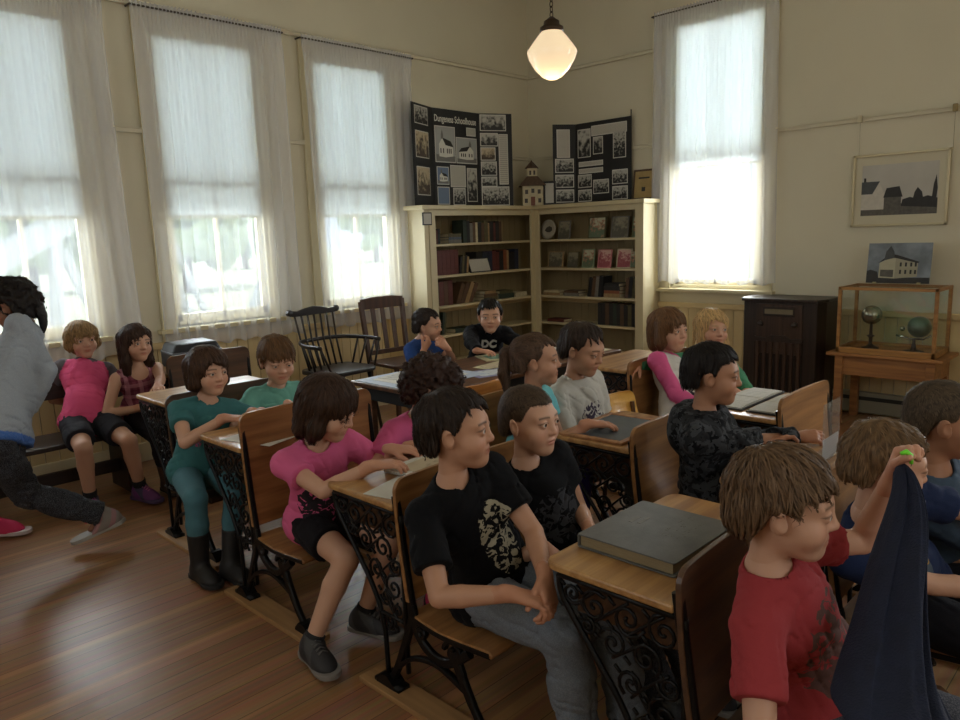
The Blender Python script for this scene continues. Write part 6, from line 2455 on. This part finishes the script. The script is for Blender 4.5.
b2 = person('boy with a buzz cut in a dark patterned T-shirt beside the dark haired boy', (1.98, 1.56), .335, at(530, 420, 2.48), -102, (-86, 0, 0), FAIR,
            dict(style='buzz', hair=(78, 62, 48), fringe=.062, seed=9, mouth=.0004),
            R=dict(w=at(545, 548, 2.36), d=V3(.2, -.8, -.5), pole=V3(-.5, .3, -1)), L=dict(w=at(590, 530, 2.45), pole=V3(.6, .2, -.8)),
            feet=dict(R=dict(a=(1.93, 1.12, .08), d=D), L=dict(a=(2.08, 1.1, .08), d=D)), s=1.05, hs=1.07, strands=5000,
            top=dict(rgb=(16, 16, 19), mat=cloth_mat('black_jersey_faded', 'print', (62, 62, 66), (0, -.15, .085, .09), 30, .5), seed=10, len=.55, hem=-.08),
            bottom=dict(rgb=(52, 54, 60), mat=T_DENIM, end=1.93, g=.016, flare=.01), shoe=SNK)
# girls in pink
p1 = person('girl with a long brown bob and bangs in a pink T-shirt and black shorts, reading', (1.62, 2.54), .335, at(329, 408, 2.86), -100, (-60, -22, 0), FAIR,
            dict(style='bob', hair=(62, 42, 30), fringe=.034, seed=12, open=.060, lid=.0035),
            R=dict(w=onZ(372, 466, .735), d=V3(.75, -.6, .05), pole=V3(-.8, .2, -.8), curl=.5), L=dict(w=onZ(392, 449, .725), d=V3(.5, -.8, 0), pole=V3(.6, .2, -.6), curl=.4),
            feet=dict(R=dict(a=(1.36, 2.25, .085), d=V3(-.15, -1, 0), pole=V3(.5, -1, 1.0)), L=dict(a=(1.60, 2.25, .10), d=V3(.35, -1, 0), pole=V3(.4, -1, 1.0))), s=1.08, hs=1.12, strands=2600,
            top=dict(rgb=(212, 98, 142), mat=cloth_mat('pink_jersey_print', 'print', (46, 40, 46), (.0, -.19, .10, .11), 22, .43), seed=13, len=.50, hem=-.10, g=.013),
            bottom=dict(rgb=(24, 22, 26), mat=T_PLAIN, end=.62, name='shorts', g=.008), shoe=dict(SNK, sock=((36, 34, 36), .035)))
p2 = person('girl with short curly dark hair in a pink shirt, head bowed over the desk', (2.0, 2.55), .335, at(433, 388, 3.18), -84, (-52, -24, 4), WARM,
            dict(style='curly', hair=(58, 38, 30), fringe=.030, seed=14, lid=.003),
            R=dict(w=onZ(412, 446, .72), d=V3(.6, -.8, 0), pole=V3(-.8, .2, -.6)), L=dict(w=onZ(452, 438, .72), d=V3(.1, -1, 0), pole=V3(.8, .2, -.5)),
            feet=dict(R=dict(a=(1.88, 2.13, .10), d=V3(.1, -1, 0)), L=dict(a=(2.1, 2.1, .10), d=D)), s=1.08, hs=1.12, strands=2600, q=1.15,
            top=dict(rgb=(206, 92, 138), mat=cloth_mat('pink_jersey_logo', 'print', (40, 40, 66), (.0, -.12, .07, .05), 30, .45), seed=15, len=.60, neck=.058),
            bottom=dict(rgb=(52, 50, 58), mat=T_PLAIN, end=.9, name='shorts'), shoe=dict(rgb=(196, 54, 92), rgb2=(40, 36, 40), rgb_sole=(120, 60, 76), laces=(40, 38, 40)))
# teal and mint
tl_ = person('girl with a chin-length bob in a teal T-shirt, teal leggings and black boots', (1.58, 3.54), .34, at(208, 371, 3.66), -98, (-82, -4, 0), FAIR,
             dict(style='bob', hair=(72, 50, 36), fringe=.046, seed=16, drop=-.085, part=1),
             R=dict(w=(1.60, 3.27, .735), d=V3(.55, -.8, 0), pole=V3(-1, .1, -.7)), L=dict(w=(1.78, 3.24, .735), d=V3(-.1, -1, 0), pole=V3(.8, .2, -.7)),
             feet=dict(R=dict(a=(1.40, 3.24, .08), d=V3(.0, -1, 0), pole=V3(-.3, -1, .8)), L=dict(a=(1.50, 3.14, .08), d=V3(.1, -1, 0), pole=V3(0, -1, .8))), s=1.08, hs=1.08, q=1.1, strands=2000,
             top=dict(rgb=(62, 112, 114), mat=cloth_mat('teal_jersey_print', 'print', (170, 84, 120), (0, -.13, .08, .035), 40, .5), seed=17, len=.5, hem=-.09),
             bottom=dict(rgb=(76, 116, 126), mat=T_PLAIN, end=1.95, g=.004, fold=.001, name='leggings'), shoe=BOOT)
mi = person('boy with a brown fringe in a mint striped T-shirt, hands on the desk', (2.04, 3.56), .34, at(277, 360, 3.95), -98, (-104, -14, 0), FAIR,
            dict(style='mop', hair=(104, 74, 46), fringe=.030, seed=18, lid=.004),
            R=dict(w=onZ(254, 412, .72), d=V3(.2, -1, -.1), pole=V3(-.7, .3, -.7)), L=dict(w=onZ(288, 404, .72), d=V3(-.3, -.9, 0), pole=V3(.7, .3, -.7)), s=1.06, hs=1.12, q=1.2, strands=2000,
            top=dict(rgb=(112, 172, 158), mat=T_PLAIN, seed=19, len=.6), bottom=dict(rgb=(60, 62, 70), mat=T_DENIM, end=1.9), shoe=SNK)
# by the window
bp = person('fair haired child in a hot pink T-shirt with grey sleeves on the bench', (1.50, 4.88), .405, at(82, 340, 4.74), -98, (-92, 0, 2), FAIR,
            dict(style='girlshort', hair=(150, 118, 78), fringe=.034, seed=20, drop=-.045, sweep=.5),
            R=dict(w=onZ(83, 402, .54), d=V3(.15, -.8, -.6), pole=V3(-.9, .2, -.6)), L=dict(w=onZ(118, 414, .50), d=V3(.3, -.8, -.5), pole=V3(.8, .2, -.6)),
            feet=dict(R=dict(a=(1.38, 4.60, .085), d=V3(-.1, -1, 0)), L=dict(a=(1.66, 4.58, .085), d=V3(.3, -1, 0))), s=1.10, hs=1.06, q=1.2, strands=1500,
            top=dict(rgb=(222, 88, 132), rgb_sleeve=(98, 92, 96), rgb_collar=(98, 92, 96), mat=T_PLAIN, seed=21, len=.75, hem=-.10), bottom=dict(rgb=(44, 44, 50), mat=T_PLAIN, end=.72, name='shorts', g=.014),
            shoe=dict(rgb=(110, 60, 116), rgb2=(70, 64, 90), rgb_sole=(90, 70, 110), laces=(180, 100, 150), sock=((30, 28, 30), .06)))
mg = person('long haired girl in a sleeveless maroon plaid top and brown boots seated on the bench', (1.84, 4.86), .405, at(136, 343, 4.68), -92, (-84, 0, -2), FAIR,
            dict(style='long', hair=(66, 46, 36), fringe=.052, seed=22, part=-1, drop=-.20),
            R=dict(w=onZ(141, 408, .56), d=V3(.6, -.7, -.2), pole=V3(-.9, .2, -.7)), L=dict(w=onZ(158, 396, .70), d=V3(-.3, -1, 0), pole=V3(.9, .2, -.6)),
            feet=dict(R=dict(a=(1.84, 4.60, .08), d=V3(0, -1, 0)), L=dict(a=(2.02, 4.66, .08), d=V3(.2, -1, 0))), s=1.06, hs=1.06, q=1.2, strands=2200,
            top=dict(rgb=(134, 68, 84), sleeve='none', mat=cloth_mat('maroon_plaid', 'plaid', (90, 34, 50), ink2=(196, 140, 150)), seed=23, hem=-.10, scoop=.045), bottom=dict(rgb=(38, 36, 42), mat=T_PLAIN, end=1.85, g=.008, name='leggings'),
            shoe=dict(rgb=(84, 62, 46), rgb_sole=(40, 32, 28), shaft=.15))
# middle row
po_ = person('ponytailed girl in an aqua T-shirt and purple leggings, arm out on the slate', (2.58, 2.24), .36, at(537, 360, 3.42), -72, (-56, 2, 0), WARM,
             dict(style='pony', hair=(88, 66, 50), fringe=.066, seed=24),
             R=dict(w=onZ(588, 424, .735), d=V3(.7, -.6, -.05), pole=V3(-.5, .5, -1), curl=.35), L=dict(w=(2.76, 1.98, .56), pole=V3(.3, .3, -1)),
             feet=dict(R=dict(a=(2.39, 1.97, .15), d=D, pole=V3(.0, -1, 1.1)), L=dict(a=(2.47, 1.88, .16), d=D, pole=V3(.1, -1, 1.1))), s=1.10, hs=1.10, q=1.15, strands=2000,
             top=dict(rgb=(120, 198, 208), mat=T_PLAIN, seed=25, len=.45), bottom=dict(rgb=(70, 54, 122), mat=T_PLAIN, end=1.92, g=.004, fold=.0012, name='leggings'), shoe=SNK)
wh = person('boy in a white and grey printed T-shirt looking down beside the ponytailed girl', (3.04, 2.22), .335, at(583, 349, 3.72), -92, (-84, -16, 0), WARM,
            dict(style='short', t=.0065, hair=(56, 42, 33), fringe=.064, seed=26, lid=.003),
            R=dict(w=(2.94, 2.0, .56), pole=V3(-.4, .3, -1)), L=dict(w=(3.10, 2.0, .56), pole=V3(.4, .3, -1)), s=1.14, hs=1.18, q=1.15, strands=2200,
            top=dict(rgb=(198, 196, 190), mat=cloth_mat('white_jersey_print', 'print', (70, 62, 80), (0, -.13, .07, .06), 34, .5), seed=27, len=.75, fold=.0042, g=.016), bottom=dict(rgb=(96, 90, 82), mat=T_DENIM, end=1.9), shoe=SNK)
cam_ = person('dark haired boy in a black camouflage hoodie seen in profile', (2.66, 1.34), .335, at(713, 374, 2.84), -72, (-67, -4, 0), TAN,
              dict(style='short', t=.0065, hair=(30, 24, 22), fringe=.066, seed=28, mouth=.0008),
              R=dict(w=(2.93, 1.06, .72), d=V3(.5, -.8, .1), n=V3(.4, .2, -.8), pole=V3(-.5, .5, -1), curl=.9), L=dict(w=at(768, 444, 2.86), d=V3(.7, -.5, .3), n=V3(0, -.3, -1), pole=V3(.6, .2, -1), curl=.9), s=1.12, hs=1.08, q=1.1, strands=2200,
              top=dict(rgb=(40, 41, 44), mat=cloth_mat('charcoal_camouflage', 'camo', (66, 68, 72), scale=26, thr=.5, ink2=(18, 19, 22)), sleeve='long', hood=True, seed=29, g=.024, fold=.005, name='hooded_jacket', hem=-.12),
              bottom=dict(rgb=(44, 46, 52), mat=T_DENIM, end=1.93), shoe=SNK)
pw = person('girl with a straight brown bob in a white shirt with bright pink sleeves', (3.82, 2.12), .345, at(669, 330, 4.42), -86, (-98, 0, 2), FAIR,
            dict(style='bob', hair=(112, 80, 52), fringe=.046, seed=30, drop=-.10),
            R=dict(w=(3.70, 1.90, .56), pole=V3(-.15, .3, -1)), L=dict(w=(3.92, 1.80, .62), pole=V3(.7, .1, -.7)), s=1.12, hs=1.16, q=1.2, strands=1700,
            top=dict(rgb=(206, 202, 196), rgb_sleeve=(216, 96, 148), rgb_collar=(216, 96, 148), mat=cloth_mat('white_lettered_jersey', 'print', (62, 54, 60), (0, -.13, .07, .10), 20, .53), sleeve='34', seed=31), bottom=dict(rgb=(52, 54, 66), mat=T_DENIM, end=1.9), shoe=SNK)
gr = person('smiling blond girl in a green long sleeved top, arm over the seat back', (4.18, 2.08), .345, at(712, 329, 4.62), -112, (-122, 2, -4), FAIR,
            dict(style='long', hair=(206, 172, 120), fringe=.056, seed=32, drop=-.15, part=1, mouth=.0012),
            R=dict(w=at(637, 366, 4.40), d=V3(-1, .0, -.4), n=V3(0, -.2, -1), pole=V3(-.4, 1, -.2)), L=dict(w=at(752, 396, 4.25), d=V3(.2, -1, -.2), pole=V3(.8, .1, -.5)), s=1.12, hs=1.10, q=1.2, strands=2000,
            top=dict(rgb=(66, 134, 98), mat=cloth_mat('green_knit', 'heather', (120, 190, 150)), sleeve='long', seed=33), bottom=dict(rgb=(52, 54, 66), mat=T_DENIM, end=1.9), shoe=SNK)
# right edge
bl = person('boy in a navy T-shirt half hidden behind the garment held up in front', (2.40, .57), .335, at(887, 464, 2.06), -106, (-58, -8, 0), FAIR,
            dict(style='short', hair=(116, 90, 62), fringe=.066, seed=34),
            R=dict(w=(2.42, .24, .52), pole=V3(-.6, .4, -.8)), L=dict(w=(2.62, .20, .62), pole=V3(.9, .0, -.3), d=V3(.8, -.4, 0)), s=1.08, hs=1.08, q=1.1, strands=1500,
            feet=dict(R=dict(a=(2.35, .2, .1), d=D), L=dict(a=(2.55, .16, .1), d=D)),
            top=dict(rgb=(34, 46, 78), mat=cloth_mat('navy_jersey_print', 'block', (196, 150, 62), (-.0, -.15, .05, .075), 26, .56, ink2=(82, 92, 104)), seed=35, len=.7), bottom=dict(rgb=(30, 30, 36), mat=T_PLAIN, end=1.1, name='shorts', g=.016), shoe=SNK)
gy = person('boy with cropped hair in a slate blue T-shirt at the right edge of the photo', (2.76, .55), .335, at(947, 420, 2.30), -84, (-76, -2, 0), TAN,
            dict(style='buzz', hair=(84, 70, 54), fringe=.062, seed=36),
            R=dict(w=(2.76, .24, .53), pole=V3(-.6, .2, -.8)), L=dict(w=(2.96, .22, .53), pole=V3(.6, .2, -.8)), s=1.12, hs=1.13, q=1.1, strands=4000,
            feet=dict(R=dict(a=(2.76, .2, .1), d=D), L=dict(a=(2.92, .16, .1), d=D)),
            top=dict(rgb=(70, 86, 104), mat=T_PLAIN, seed=37, len=.7), bottom=dict(rgb=(36, 36, 42), mat=T_PLAIN, end=1.1, name='shorts', g=.016), shoe=SNK)
# by the bookcase
el = person('boy in a royal blue T-shirt and wristwatch, chin on hand, by the bookcase', (3.54, 3.98), .42, at(428, 325, 5.32), -80, (-64, -4, 6), FAIR,
            dict(style='short', hair=(44, 34, 30), fringe=.066, seed=38),
            R=dict(w=at(424, 350, 5.22), d=V3(.5, -.2, .8), n=V3(0, .6, .3), pole=V3(-.3, -.7, -1), curl=1.2), L=dict(w=at(447, 348, 5.20), d=V3(-.6, .1, .5), n=V3(0, .6, 0), pole=V3(.5, -.8, -1), curl=1.3), s=1.05, hs=1.06, q=1.35, strands=900, neck=(-.04, .035),
            top=dict(rgb=(42, 72, 132), mat=cloth_mat('royal_blue_jersey', 'heather', (90, 120, 170)), seed=39, len=.6), bottom=dict(rgb=(50, 52, 60), mat=T_DENIM, end=1.9), shoe=SNK)
dcb = person('boy in a black sweatshirt with white chest letters facing the camera at the long table', (4.12, 4.0), .42, at(490, 316, 5.50), -128, (-134, -3, 0), FAIR,
             dict(style='short', hair=BLK, fringe=.066, seed=40, sweep=-.3),
             R=dict(w=onZ(478, 352, .745), d=V3(.2, -1, 0), pole=V3(-1, .3, -.3)), L=dict(w=onZ(512, 348, .745), d=V3(-.5, -1, 0), pole=V3(1, .0, -.3)), s=1.08, hs=1.12, q=1.3, strands=900, neck=(-.06, .055),
             top=dict(rgb=(19, 19, 24), mat=T_PLAIN, sleeve='long', seed=41, g=.018, name='sweatshirt', fold=.004), bottom=dict(rgb=(50, 52, 60), mat=T_DENIM, end=1.9), shoe=SNK)
chest_text(dcb, 'DC', .075, .0, -.07, M_WHITEPRINT, 'chest_letters', bold=.004)
for (tx, sz, zz) in (('MORE', .052, -.10), ('LOVE', .052, -.165), ('HOPE', .052, -.23)) if False else ():
    pass
# striding child at the left edge
wk = person('dark haired child striding left in a grey long sleeved shirt and black trousers', (.84, 4.02, .69), 0, at(12, 306, 3.80), 150, (140, -22, 0), BROWN,
            dict(style='curly', hair=(34, 27, 24), fringe=.046, seed=42, drop=None),
            R=dict(w=at(-30, 420, 3.75), pole=V3(.4, -.6, -1)), L=dict(w=at(27, 414, 3.66), d=V3(-.2, .1, -1), n=V3(-.6, .5, 0), pole=V3(.8, -.2, -.6)),
            feet=dict(R=dict(a=(.55, 4.38, .085), d=V3(-.8, .6, 0), pole=V3(-.7, .5, 0)), L=dict(a=at(104, 515, 3.86), d=V3(-.86, .40, -.25), pole=V3(-.7, .5, 0), pitch=18)), s=1.2, hs=1.10, q=1.15, strands=2200,
            top=dict(rgb=(150, 156, 164), rgb_hem=(64, 106, 178), mat=cloth_mat('grey_marl', 'heather', (200, 204, 210)), sleeve='long', seed=43, hem=-.035, hipg=.022, g=.014, fold=.004), bottom=dict(rgb=(34, 35, 39), mat=T_DENIM, end=1.96, g=.016, flare=.014, fold=.005),
            shoe=dict(rgb=(126, 116, 108), rgb2=(150, 110, 110), rgb_sole=(150, 144, 136), laces=(190, 90, 110)))
w2 = person('walking child cut off at the left edge, a pink shoe in view', (.56, 4.42, .66), 0, (.52, 4.42, 1.22), 150, (140, 0, 0), FAIR,
            dict(style='short', hair=BRN, seed=44), R=dict(w=(.5, 4.5, .70)), L=dict(w=(.70, 4.36, .68), pole=V3(.6, -.4, -.5)),
            feet=dict(R=dict(a=(.40, 4.66, .08), d=V3(-.8, .6, 0), pole=V3(-.7, .5, 0)), L=dict(a=at(3, 530, 4.16), d=V3(.75, -.65, 0), pole=V3(-.7, .5, 0))), s=1.2, hs=1.08, q=1.6, strands=0,
            top=dict(rgb=(226, 66, 92), mat=T_PLAIN, sleeve='long', seed=45, hem=-.02, hipg=.024), bottom=dict(rgb=(34, 35, 39), mat=T_DENIM, end=1.93, flare=.01), shoe=dict(rgb=(206, 46, 92), rgb_sole=(206, 190, 190)))

# walker's braid, the watch, the garment ---------------------------------
mb = MB()
b0 = wk['Hm'] @ V3(0, -.085, -.01) * wk['hs'] + wk['Hc']
bk = nrm(wk['Hm'] @ V3(0, -1, 0) * np.array([1, 1, 0]))
pts = [b0, b0 + bk * .035 + V3(0, 0, -.035), b0 + bk * .05 + V3(0, 0, -.10), b0 + bk * .045 + V3(0, 0, -.17)]
mb.tube(bez([tuple(q) for q in pts], 5), [.03, .034, .034, .032, .031, .032, .028, .026, .028, .026, .022, .022, .02, .016, .012, .005], 10)
tm = mat('braid_hair', (34, 27, 24), .5, 0, .3, 60, .6, 120)
mb.build('ponytail', tm, wk['body'], smooth=True)
w_ = el['WR']['R'] + (el['EL']['R'] - el['WR']['R']) * .12
ax_ = nrm(el['EL']['R'] - el['WR']['R'])
mb = MB().tube([tuple(w_ - ax_ * .012), tuple(w_ + ax_ * .012)], .0275, 16)
mb.build('wristwatch', M_BLACK, el['body'], smooth=True)


def garment():
    """dark knitted garment hanging from the raised fist down to the lap"""
    Rh = V3(_R.x, _R.y, 0)
    Rh = Rh / np.linalg.norm(Rh)
    Fh = V3(_f.x, _f.y, 0)
    Fh = Fh / np.linalg.norm(Fh)
    rows = [(908, 462, 897, 1.66), (921, 490, 898, 1.64), (925, 525, 888, 1.62), (920, 560, 878, 1.58), (918, 600, 868, 1.54), (918, 640, 860, 1.49), (926, 672, 852, 1.44), (942, 705, 846, 1.38), (955, 735, 842, 1.33)]
    ring = []
    nseg = 64
    for j, (xr, y, xl, dp) in enumerate(rows):
        a, b = V3(at(xl, y, dp)), V3(at(xr, y, dp))
        c, hw = (a + b) / 2, np.linalg.norm(b - a) / 2
        th = .022 + .010 * j
        for k in range(nseg):
            t = 2 * PI * k / nseg
            fold = 1 + .22 * math.sin(7 * t + j * .3) + .13 * math.sin(13 * t + j * .5) + .06 * math.sin(19 * t - j)
            ring.append(c + Rh * hw * math.cos(t) * (1 + .03 * math.sin(7 * t + j)) + Fh * th * math.sin(t) * fold * (1.2 + .3 * math.sin(3 * t)))
    n = len(rows)
    fs = [(j * nseg + k, j * nseg + (k + 1) % nseg, (j + 1) * nseg + (k + 1) % nseg, (j + 1) * nseg + k) for j in range(n - 1) for k in range(nseg)]
    fs += [tuple(range(nseg - 1, -1, -1)), tuple((n - 1) * nseg + k for k in range(nseg))]
    mb = MB().add(ring, fs)
    o = mb.build('hanging_garment', mat('navy_knit', (26, 34, 58), .9, 0, .25, 30, .35, 240), None, smooth=True)
    sub = o.modifiers.new('sub', 'SUBSURF')
    sub.levels = sub.render_levels = 2
    tag(o, 'dark navy garment hanging from the raised fist of the boy in red', 'garment')
    mb = MB()
    top = V3(at(906, 457, 1.64))
    mb.tube([tuple(top - Rh * .012 + V3(0, 0, .008)), tuple(top + V3(0, 0, .012)), tuple(top + Rh * .010 + V3(0, 0, .003)), tuple(top + Rh * .013 - V3(0, 0, .016))], [.004, .006, .006, .004], 8)
    mb.build('neon_tag', mat('neon_green_band', (120, 235, 50), .5), o, smooth=True)
    p0, p1, p2 = V3(at(924, 500, 1.62)), V3(at(921, 570, 1.56)), V3(at(919, 640, 1.48))
    MB().tube([tuple(p - Fh * .004) for p in (p0, p1, p2)], .0016, 5).build('seam', mat('seam_thread', (120, 124, 140), .8), o)


garment()
